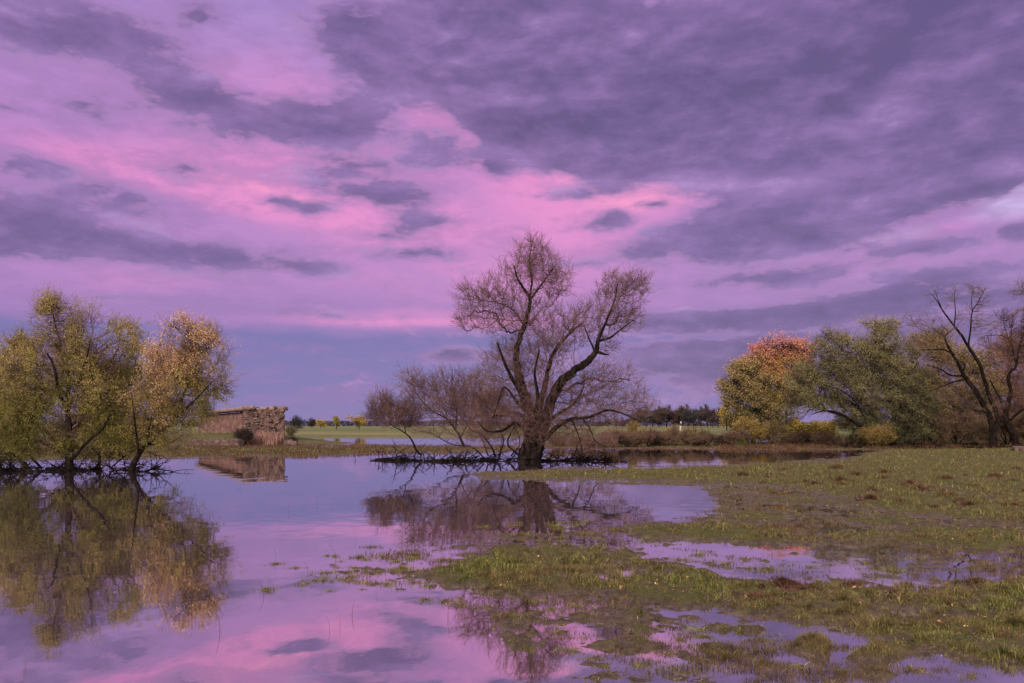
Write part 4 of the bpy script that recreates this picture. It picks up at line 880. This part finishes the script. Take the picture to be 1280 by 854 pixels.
# scrub strip on the far bank right of the willow: reddish, low
pr_ = []
for k in range(3):
    g0 = sh('bank_shrub', 'low russet shrub on the strip of bank right of the big willow', 640, 64, 1.9, [.75, .95, 1.15][k], [LMBR, LMBR, LMO2][k], 1300, .08, 80+k, twm=[TWIG_DARK, TWIG_BROWN, TWIG_RED][k], ntw=520, dens=90, L=.35, r0=.011, group='low russet shrubs on the far bank')
    pr_.append(g0)
def copy_tree(o, loc, rz=0, s=1.0, label=None, group=None, sz=None):
    c = o.copy(); COL.objects.link(c); c.location = loc; c.rotation_euler = (0, 0, rz); c.scale = (s, s, sz or s)
    if label: c['label'] = label
    if group: c['group'] = group
    for ch in list(o.children):
        d = ch.copy(); COL.objects.link(d); d.parent = c
        d.matrix_parent_inverse = ch.matrix_parent_inverse.copy()
    return c
xs = list(np.linspace(742, 926, 15))
for k, px in enumerate(xs):
    Yt = 61.5+rng.uniform(-1.5, 3.5); px += rng.uniform(-4, 4); loc = ((px-640)/F0*Yt, Yt, GZ(px, Yt)-.03); s_ = rng.uniform(.8, 1.15)
    if k < 3: o = pr_[k]; o.location = loc; o.scale = (s_,)*3
    else: copy_tree(pr_[k % 3], loc, rng.uniform(0, 6.28), s_)
# yellow green bushes behind the strip
for k, (px, Yt, w, h, mt) in enumerate([(806, 68, 2.4, 1.3, LMB), (835, 67, 2.2, 1.45, LMB), (862, 67, 1.6, 1.4, LMB), (790, 70, 1.2, 1.9, LMYY), (778, 66, 2.6, 1.1, LMBR), (820, 66, 1.5, .9, LMBR), (872, 66, 1.6, 1.2, LMY), (700, 64, 2.6, .8, LMBR), (726, 64, 2.2, .9, LMBR)]):
    sh('yellow_shrub' if mt is not LMBR else 'brown_shrub', ['pale ochre shrub behind the russet bank scrub', 'tallest ochre shrub in front of the white post', 'narrow ochre shrub just right of the white post', 'slender yellow leaved sapling behind the right limb of the big willow', 'brown shrub behind the bank scrub near the sapling', 'small brown shrub just left of the white post', 'olive yellow shrub at the right end of the bank scrub', 'low brown shrub seen through the lower limbs of the big willow', 'low brown shrub right of the big willow trunk'][k],
       px, Yt, w, h, mt, 2600, .09, 100+k, ntw=500, dens=90, L=.4, r0=.010)
# dark bush and dry bushes by the ruin
sh('dark_bush', 'dark purple brown leafless bush at the left foot of the ruined wall', 305.5, 68, 1.7, 1.5, LMBR, 900, .05, 120, twm=TWIG_DARK, ntw=2200, dens=260, L=.3, r0=.010)
sh('dark_bush', 'small dark bush at the right foot of the ruined wall', 366, 69.5, .85, .8, LMBR, 500, .05, 121, twm=TWIG_DARK, ntw=700, dens=120, L=.2, r0=.009)
sh('young_tree', 'small green leaved young tree just right of the ruined wall', 364, 88, 1.2, 2.0, LMO, 1500, .10, 122, ntw=300, dens=60)

# --- far trees: poplar-like and woodland copies
def far_tree(label, seed, h, w, leafm, n, size, name='distant_tree'):
    rg = np.random.default_rng(seed); limbs = [[(0, 0, -.2, h*.02), (0, 0, h*.3, h*.016), (.1, 0, h*.6, h*.01), (0, 0, h*.85, h*.004)]]
    lobes = []
    for k in range(9):
        a = rg.uniform(0, 6.28); q = rg.uniform(.0, .30); lobes.append(((math.cos(a)*w*q, math.sin(a)*w*q, h*rg.uniform(.28, .78)), (w*.25, w*.25, h*.2), 8))
    return build_tree(name, label, 'tree', (0, 0, 0), limbs, lobes, 1, seed, BARK_DARK, TWIG_DARK, leafm, bf=.2, tip=.03, trunk_sides=5, tw=dict(n=160, L=w*.15, r0=.03, bend=(0, 0, .3), sub=1, subL=w*.08), leaf=dict(n=n, size=size, aspect=.7, scatter=size*1.1))
LMD = [leaf_mat('leaves_wood_purple', (.050, .036, .042), (.10, .070, .075), (.08, .055, .045), .5, 12, .15), leaf_mat('leaves_wood_brown', (.055, .040, .036), (.12, .082, .065), (.11, .07, .04), .5, 12, .15), leaf_mat('leaves_wood_green', (.036, .040, .038), (.075, .078, .062), (.07, .06, .04), .5, 12, .15)]
ft = [far_tree('x', 200+k, 11, 11.5, LMD[k % 3], 6500, .36) for k in range(3)]
wood = [(793, 8.0), (800, 9.2), (808, 9.8), (816, 9.5), (824, 10.3), (833, 10.2), (842, 9.8), (851, 10.4), (860, 9.6), (867, 10.2), (876, 10.0), (884, 9.8), (891, 10.3), (898, 9.6), (904, 8.8), (780, 4.6), (770, 4.2), (760, 4.8), (750, 3.6), (912, 8), (922, 8.6)]
nth = ['leftmost tall tree of the far dark wood', 'tree of the far dark wood', ]
first = True
for k, (px, hh) in enumerate(wood):
    Yt = 305+rng.uniform(0, 30); loc = ((px-640)/F0*Yt, Yt, .9); s_ = hh*.82/11*Yt/300
    lab = 'dark tree in the far wood behind the field, right of the big willow' if hh > 7 else 'low dark tree left of the far wood, seen past the willow twigs'
    grp = 'trees of the far wood' if hh > 7 else 'low trees left of the far wood'
    if k < 3: o = ft[k]; o.location = loc; o.scale = (s_,)*3; o['label'] = lab; o['group'] = grp
    else: copy_tree(ft[k % 3], loc, rng.uniform(0, 6.28), s_, lab, grp)
yl = leaf_mat('leaves_far_yellow', (.22, .17, .03), (.45, .32, .05), (.28, .2, .04), .5, 5, .4)
yb = far_tree('round yellow tree in the far field left of the bare shrubs', 220, 5.2, 6.5, yl, 2600, .22)
yb.location = ((449-640)/F0*200, 200, .75); yb.scale = (1, 1, .72)
yc = far_tree('narrow yellow green poplar far across the field', 221, 5, 2.9, leaf_mat('leaves_far_lime', (.2, .19, .03), (.38, .33, .05), (.28, .24, .04), .5, 5, .4), 1700, .2)
yc.location = ((420.5-640)/F0*200, 200, .75); yc.scale = (1, 1, .72)
yd = far_tree('small yellow tree peeping out at the left edge of the right tree group', 222, 5.5, 4.0, yl, 1700, .2); yd.location = ((908.5-640)/F0*150, 150, .7)
ye = far_tree('low dark green tree right of the ruin on the horizon', 223, 4.5, 4, LMD[2], 1500, .2); ye.location = ((371-640)/F0*150, 150, .6); ye.scale = (1, 1, .72)
yf = far_tree('low dark conifer on the horizon right of the ruin', 224, 4.0, 4.5, LMD[2], 1300, .3); yf.location = ((389-640)/F0*330, 330, .75)
yg = far_tree('reddish low tree on the horizon left of the lime poplar', 225, 3.2, 3.4, LMR, 1300, .25); yg.location = ((401-640)/F0*230, 230, .75); yg.scale = (1, 1, .8)
# far-off woods on the horizon that read as one band
g = Geo()
n_ = 60000; xx = rng.uniform(-2200, 2600, n_); base_y = 1500+80*np.sin(xx/300)
top = 9+5*fbm(xx/60, xx*0, 4, 3)+4*fbm(xx/350, xx*0, 2, 8)
dep = rng.uniform(0, 60, n_); zt = top*rng.random(n_)**.7
v_, q_ = leaves(np.stack([xx, base_y+dep, zt+.8], -1), 3.4, .8); g.add(v_, q_)
wm = noise_mat('far_woods', [(.035, .032, .05), (.06, .052, .07), (.09, .07, .075)], .01, 1, 3, island=.6)
tag(obj('far_woods', g.mesh('far_woods', wm)), 'dark band of distant woods along the horizon', 'woods', kind='stuff')
# ---------------------------------------------------------------- ruined wall
BRICK = None
m, n, l = newmat('old_brick_and_stone'); nt = m.node_tree
g = N(nt, 'ShaderNodeNewGeometry'); tcn = N(nt, 'ShaderNodeTexCoord')
mp = N(nt, 'ShaderNodeMapping'); mp.inputs['Rotation'].default_value = (R(90), 0, 0); l.new(g.outputs['Position'], mp.inputs[0])
br_ = N(nt, 'ShaderNodeTexBrick'); l.new(mp.outputs[0], br_.inputs[0])
br_.inputs['Color1'].default_value = (.21, .095, .07, 1); br_.inputs['Color2'].default_value = (.13, .07, .055, 1); br_.inputs['Mortar'].default_value = (.16, .12, .10, 1)
br_.inputs['Scale'].default_value = 1; br_.inputs['Brick Width'].default_value = .27; br_.inputs['Row Height'].default_value = .085; br_.inputs['Mortar Size'].default_value = .012
nn = N(nt, 'ShaderNodeTexNoise'); nn.inputs['Scale'].default_value = 2.2; nn.inputs['Detail'].default_value = 8; nn.inputs['Roughness'].default_value = .7; l.new(g.outputs['Position'], nn.inputs['Vector'])
f_ = math_(nt, 'MULTIPLY_ADD', nn.outputs['Fac'], 5, -2.0, True)
n2 = N(nt, 'ShaderNodeTexNoise'); n2.inputs['Scale'].default_value = 9; n2.inputs['Detail'].default_value = 5; l.new(g.outputs['Position'], n2.inputs['Vector'])
cst = ramp(nt, n2.outputs['Fac'], [(.3, (.035, .022, .02)), (.5, (.15, .095, .078)), (.66, (.29, .21, .18))])
c_ = mixc(nt, f_, br_.outputs[0], cst)
n3 = N(nt, 'ShaderNodeTexNoise'); n3.inputs['Scale'].default_value = .9; n3.inputs['Detail'].default_value = 9; n3.inputs['Roughness'].default_value = .75; l.new(g.outputs['Position'], n3.inputs['Vector'])
c_ = mixc(nt, math_(nt, 'MULTIPLY_ADD', n3.outputs['Fac'], 6, -2.6, True), c_, mixc(nt, .5, c_, (.02, .014, .013)))
b = N(nt, 'ShaderNodeBsdfPrincipled'); b.inputs['Roughness'].default_value = .95; b.inputs['Specular IOR Level'].default_value = .1; l.new(c_, b.inputs['Base Color'])
bp = N(nt, 'ShaderNodeBump'); bp.inputs['Distance'].default_value = .25; l.new(n2.outputs['Fac'], bp.inputs['Height']); l.new(bp.outputs[0], b.inputs['Normal'])
o = N(nt, 'ShaderNodeOutputMaterial'); l.new(b.outputs[0], o.inputs[0]); BRICK = m
CONC = noise_mat('weathered_concrete', [(.08, .05, .04), (.16, .11, .09), (.26, .19, .16)], 1.6, .9, 8, .03, 9)
STONE = noise_mat('rubble_stone', [(.03, .02, .018), (.09, .058, .05), (.20, .14, .12)], 3.5, .95, 8, .05, 12, island=.6)

def rough_block(g, x0, x1, y0, y1, z0, z1, cell=.16, amp=.05, skew=None, seed=1, round_=0):
    """box whose faces are subdivided and pushed in and out"""
    nx = max(1, int((x1-x0)/cell)); ny = max(1, int((y1-y0)/cell)); nz = max(1, int((z1-z0)/cell))
    pts = {}; V = []; Q = []
    rg = np.random.default_rng(seed)
    def vid(i, j, k):
        if (i, j, k) not in pts:
            p = np.array([x0+(x1-x0)*i/nx, y0+(y1-y0)*j/ny, z0+(z1-z0)*k/nz])
            p = p+rg.uniform(-amp, amp, 3)
            if skew: p = np.array(skew(p))
            pts[(i, j, k)] = len(V); V.append(p)
        return pts[(i, j, k)]
    for i in range(nx):
        for k in range(nz):
            Q.append((vid(i, 0, k), vid(i+1, 0, k), vid(i+1, 0, k+1), vid(i, 0, k+1))); Q.append((vid(i+1, ny, k), vid(i, ny, k), vid(i, ny, k+1), vid(i+1, ny, k+1)))
    for j in range(ny):
        for k in range(nz):
            Q.append((vid(0, j+1, k), vid(0, j, k), vid(0, j, k+1), vid(0, j+1, k+1))); Q.append((vid(nx, j, k), vid(nx, j+1, k), vid(nx, j+1, k+1), vid(nx, j, k+1)))
    for i in range(nx):
        for j in range(ny):
            Q.append((vid(i, j, nz), vid(i+1, j, nz), vid(i+1, j+1, nz), vid(i, j+1, nz))); Q.append((vid(i, j+1, 0), vid(i+1, j+1, 0), vid(i+1, j, 0), vid(i, j, 0)))
    g.add(V, Q)
Yr = 72.0
def XR(px, Y=Yr): return (px-640)/F0*Y
def ZR(py, Y=Yr): return H0+(HZ-py)/F0*Y
rb = (XR(328), Yr, GZ(328, Yr)-.05)
ruin = thing('ruined_bridge', rb, 'ruined brick bridge abutment with a long projecting concrete slab on the far bank', 'ruin')
g = Geo()   # main pier
def sk(p):
    # the lower part is recessed and worn, the upper courses lean outwards a little
    u = (p[2]-ZR(557))/(ZR(508)-ZR(557)); return (p[0]+.05*math.sin(p[2]*5+p[1])-(p[1]-Yr)*.42, p[1]-.12*u+.05*math.sin(p[0]*6+p[2]*3), p[2])
rough_block(g, XR(306), XR(356), Yr, Yr+4.5, ZR(560), ZR(512.5), .17, .075, sk, 2)
obj('pier', g.mesh('pier', BRICK, rb), ruin)
g = Geo(); rq = np.random.default_rng(77)
for k in range(150):
    px_ = rq.uniform(306, 354); py_ = 513+40*rq.random()**1.3; w_ = rq.uniform(.12, .34); h_ = rq.uniform(.08, .20); x_ = XR(px_); z_ = ZR(py_); d_ = rq.uniform(.03, .22)
    rough_block(g, x_-w_/2, x_+w_/2, Yr-d_, Yr+.3, z_-h_/2, z_+h_/2, .2, .025, None, 500+k)
for k in range(26):   # broken top courses
    px_ = rq.uniform(318, 355); w_ = rq.uniform(.2, .5); h_ = rq.uniform(.06, .28); x_ = XR(px_); y_ = Yr+rq.uniform(0, 1.2)
    rough_block(g, x_-w_/2, x_+w_/2, y_-.15, y_+.3, ZR(513.5), ZR(512.3)+h_, .2, .03, None, 700+k)
obj('masonry', g.mesh('masonry', STONE, rb), ruin)
g = Geo()   # recessed wing wall running away to the left
def sk2(p):
    u = (XR(306)-p[0]); return (p[0], p[1]+u*1.8, p[2])
rough_block(g, -39.0, XR(305), Yr+.6, Yr+1.6, ZR(555), ZR(514.5), .5, .012, sk2, 3)
obj('wing_wall', g.mesh('wing_wall', noise_mat('red_masonry', [(.04, .025, .022), (.12, .065, .05), (.22, .13, .10)], 1.6, .95, 9, .04, 6, (.38, .38, 1.4)), rb), ruin)
g = Geo()   # long slab
rough_block(g, -39.5, XR(305), Yr-.35, Yr+2.2, ZR(513.2), ZR(508.6), .6, .012, sk2, 4)
obj('deck_slab', g.mesh('deck_slab', CONC, rb), ruin)
g = Geo()
rough_block(g, XR(304.5), XR(318), Yr-.35, Yr+4.2, ZR(512.3), ZR(507.2), .25, .025, lambda p: (p[0]-(p[1]-Yr)*.42, p[1], p[2]), 5)
obj('cap_slab', g.mesh('cap_slab', CONC, rb), ruin)
for k, (a, b_, t, u_) in enumerate([(319, 325, 510.4, 0), (325.6, 334.0, 509.2, 0), (337, 343, 508.0, 0), (347.5, 355.5, 508.4, 0)]):
    g = Geo(); rough_block(g, XR(a), XR(b_), Yr-.15, Yr+1.1, ZR(513), ZR(t), .18, .04, None, 20+k); obj('coping_stone', g.mesh('coping_stone', CONC, rb), ruin)
# dry red-brown reeds in front of the pier
g = Geo(); n_ = 1500
xr = rng.uniform(XR(317), XR(358), n_); yr = rng.uniform(Yr-3.0, Yr-.4, n_); hr = rng.uniform(.5, 1.3, n_)*(1-.35*np.abs((xr-XR(338))/2.2))
v_, q_, t_ = blades(xr, yr, height(xr, yr), hr, np.full(n_, .035), .35)
RED = noise_mat('dry_reed', [(.12, .06, .045), (.22, .12, .09), (.30, .19, .14)], 2, .9, 3, island=.8)
tag(obj('dry_reeds', mk_mesh('dry_reeds', v_, [q_, t_], RED)), 'pinkish brown dry reeds growing in front of the ruined wall', 'dry reeds', kind='stuff')
# low stone revetment left of the bush
def stone(px, py, w, h, Yt, seed, name='rubble_stone', label=None, group=None, cat='stone', d=None):
    g = Geo(); d = d or w*.7
    def sks(p): 
        return p
    rough_block(g, -w/2, w/2, -d/2, d/2, 0, h, max(w, h)/4, max(w, h)*.06, lambda p: (p[0]*(1-.25*(p[2]/h)**2), p[1]*(1-.25*(p[2]/h)**2), p[2]), seed)
    o = obj(name, g.mesh(name, STONE)); x = XR(px, Yt); o.location = (x, Yt, GZ(px, Yt)-.04); return tag(o, label, cat, group)
g = Geo(); x0, x1 = XR(236, 66), XR(298, 66)
gz = GZ(270, 66)
rough_block(g, x0, x1, 66, 67.2, gz-.15, gz+.50, .14, .06, None, 9)
w_ = obj('stone_wall', g.mesh('stone_wall', STONE, ((x0+x1)/2, 66.5, gz))); w_.location = ((x0+x1)/2, 66.5, gz); tag(w_, 'low crumbling stone wall along the bank left of the ruin', 'wall')
stone(361, 0, .8, .5, 69.0, 41, label='pale broken stone block at the right foot of the ruined wall')
stone(368, 0, .55, .42, 68.4, 42, label='smaller dark stone right of the pale broken block')
stone(1273, 0, .7, .32, 50, 43, name='pale_stone', label='small pale yellowish stone on the meadow at the right edge')
# white post
Yp = 150; zb = GZ(850.5, Yp)
pt = thing('marker_post', (XR(850.5, Yp), Yp, zb), 'short white marker post in the field before the far wood', 'post')
WHITE = noise_mat('white_paint', [(.28, .26, .24), (.4, .38, .35), (.5, .48, .45)], 3, .6)
g = Geo(); rough_block(g, -.14, .14, -.08, .08, -.1, 1.0, .3, .008, None, 3); obj('post', g.mesh('post', WHITE), pt)
g = Geo(); rough_block(g, .08, .13, -.04, .04, .95, 1.4, .3, .004, None, 3); obj('bracket', g.mesh('bracket', CONC), pt)
g = Geo(); rough_block(g, .05, .25, -.02, .02, 1.38, 1.8, .2, .004, lambda p: (p[0]-(p[2]-1.38)*.2, p[1], p[2]), 3); obj('plate', g.mesh('plate', WHITE), pt)

# ---------------------------------------------------------------- fallen wood at the waterline
def driftwood(name, label, px0, px1, py, Yt, r, n_side, seed, group=None, cat='branch', hgt=.25, mat=BARK_DARK):
    rg = np.random.default_rng(seed); x0, x1 = XR(px0, Yt), XR(px1, Yt); L = x1-x0; c = np.array([(x0+x1)/2, Yt, 0])
    pts = []; k = 7
    for i in range(k):
        u = i/(k-1); pts.append((x0+L*u, Yt+rg.normal(0, .12), .02+.05*math.sin(u*7+seed)+rg.normal(0, .02), r*(1-.75*u)))
    t = thing(name, c, label, cat, group); g = Geo(); P = smooth_line(pts, 4); tube(g, P[:, :3]-c, P[:, 3], 7, .15); obj('trunk', g.mesh('trunk', mat, smooth=True), t)
    g = Geo()
    for _ in range(int(n_side*.7)):
        i = rg.integers(1, len(P)-1); p = P[i, :3]-c; ll = rg.uniform(.2, 1.0)*rg.choice([1, 1, 1.9]); d = np.array([rg.normal(.25*np.sign(L), .6), rg.normal(0, .6), abs(rg.normal(.0, hgt*rg.choice([.6, 1.2, 3.0])))]); d /= np.linalg.norm(d)
        q = [p]
        for s_ in range(4): d = d+rg.normal(0, .22, 3)-[0, 0, .08]; d /= np.linalg.norm(d); q.append(q[-1]+d*ll/4)
        q = np.array(q); q[:, 2] = np.maximum(q[:, 2], -.05); tube(g, q, np.linspace(r*.32, .008, 5), 4, cap=False)
        for __ in range(3):
            j = rg.integers(1, 4); e = rg.normal(0, 1, 3)*[1, 1, .7]; e[2] = abs(e[2]); e /= np.linalg.norm(e); tube(g, [q[j], q[j]+e*.15, q[j]+e*.3+rg.normal(0, .04, 3)], [r*.15+.004, .008, .006], 3, cap=False)
    obj('branches', g.mesh('branches', mat), t)
dl = [(463, 545, 38.5, .09, 60, 'long dark fallen branch lying in the water at the far left of the big willow'), (530, 640, 38.0, .10, 80, 'dark fallen limb lying in the water between the bare shrubs and the big willow'), (470, 520, 39.5, .05, 40, 'thin forked fallen branch at the leftmost end of the driftwood'),
      (600, 655, 39.5, .07, 40, 'fallen branch lying behind the foot of the big willow'), (672, 765, 38.2, .09, 70, 'dark fallen limb reaching right from the foot of the big willow'), (765, 700, 39.0, .06, 55, 'tangled driftwood heap right of the big willow'), (735, 778, 37.6, .04, 26, 'thin twiggy branch at the right end of the driftwood')]
for k, (a, b_, Yt, r, ns, lab) in enumerate(dl): driftwood('fallen_branch', lab, a, b_, 0, Yt, r, ns, 300+k)
dl = [(-30, 110, 29.6, .09, 60, 'dark log lying in the water under the left edge trees'), (60, 175, 30.4, .08, 60, 'dark log lying in the water between the leafy willow trunks on the left'), (165, 195, 29.6, .06, 40, 'bundle of dead sticks at the foot of the leaning orange willow'), (120, 60, 30.6, .06, 40, 'short dead limb at the foot of the tallest left willow')]
for k, (a, b_, Yt, r, ns, lab) in enumerate(dl): driftwood('fallen_branch', lab, a, b_, 0, Yt, r, ns, 320+k)
driftwood('fallen_branch', 'slender forked stick lying in the water just right of the left trees', 195, 217, 0, 29.0, .025, 4, 330, hgt=.5)
dl = [(1040, 1130, 58.5, .16, 40, 'dark fallen trunk at the foot of the olive willow'), (1135, 1185, 58.0, .10, 50, 'dead branch lying on the grass right of the olive willow'), (1200, 1290, 58.6, .08, 50, 'dead branch lying below the tall leafless tree')]
for k, (a, b_, Yt, r, ns, lab) in enumerate(dl):
    driftwood('fallen_branch', lab, a, b_, 0, Yt, r, ns, 340+k)
    o_ = [o for o in COL.objects if o.get('label') == lab][0]; o_.location.z = GZ((a+b_)/2, Yt)+.05
# rough dark plants along the far bank edges
def fringe(name, label, x0, x1, ya, yb, n, h, wdt, mat, cut=-.2):
    px = rng.uniform(x0, x1, n); Yt = rng.uniform(ya, yb, n); ok_ = (px < 930) | (Yt > 57); px = px[ok_]; Yt = Yt[ok_]; x = (px-640)/F0*Yt; z = height(x, Yt)
    k = (z > -.03) & (fbm(x*.6, Yt*.6, 3, 66) > cut); x, Yt, z = x[k], Yt[k], z[k]
    v_, q_, t_ = blades(x, Yt, z, rng.uniform(.4, 1.2, len(x))*h, np.full(len(x), wdt), .9); tag(obj(name, mk_mesh(name, v_, [q_, t_], mat)), label, 'bank plants', kind='stuff')
DRK = blade_mat('bank_weed', [(.03, .02, .014), (.08, .05, .032), (.14, .095, .05), (.12, .12, .035)], (.09, .045, .03), .5, -.4)
fringe('bank_weeds', 'dark brown weeds and rough grass along the far bank', -300, 1400, 42, 73, 60000, .17, .035, DRK)
fringe('bank_verge_grass', 'brown and green rough grass at the foot of the right tree group', 900, 1500, 56, 66, 16000, .30, .035, DRK, -.1)
# fallen autumn leaves on the meadow
x, y = sample_ground(1500, 556, 880, 500, 1500); z = height(x, y); k = (field(x, y) > .3) & (z > .02); x, y, z = x[k], y[k], z[k]
v_, q_ = leaves(np.stack([x, y, z+.012+rng.random(len(x))*.02], -1), .034, .6)
LV = noise_mat('fallen_leaf', [(.10, .05, .025), (.22, .12, .05), (.38, .24, .09)], 6, .9, 2, island=1.2)
tag(obj('fallen_leaves', mk_mesh('fallen_leaves', v_, [q_], LV)), 'scattered brown and yellow fallen leaves on the grass', 'leaves', kind='stuff')
# dark weed clumps on the meadow
wm_ = []
for k in range(4):
    n_ = 160; a = rng.uniform(0, 6.28, n_); r_ = np.abs(rng.normal(0, .12, n_))
    v, q, t = blades(r_*np.cos(a), r_*np.sin(a)*.7, np.zeros(n_), rng.uniform(.05, .17, n_), np.full(n_, .014), 1.3)
    b0 = len(v); k_ = 8; a_ = np.arange(k_)*2*math.pi/k_; v = np.vstack([v, np.stack([.3*np.cos(a_), .25*np.sin(a_), np.full(k_, -.03)], -1), [[0, 0, .02]]]); j_ = np.arange(k_)
    t = np.vstack([t, np.stack([b0+j_, b0+(j_+1) % k_, np.full(k_, b0+k_)], -1)]); wm_.append(mk_mesh('weed_clump', v, [q, t], DRK))
for k in range(60):
    px = rng.uniform(900, 1330); py = rng.uniform(585, 640) if k < 45 else rng.uniform(725, 760)
    Yt = H0*F0/(py-HZ); x = (px-640)/F0*Yt
    if field(np.array([x]), np.array([Yt]))[0] < .3: continue
    o = obj('weed_clump', wm_[k % 4]); o.location = (x, Yt, GZ(px, Yt)); s_ = rng.uniform(.5, 1.3)*(.4+Yt/30); o.scale = (s_, s_, s_*.8); o.rotation_euler = (0, 0, rng.uniform(0, 6.28))
    tag(o, 'small dark brown weed clump on the green meadow', 'weed', 'brown weed clumps on the meadow')
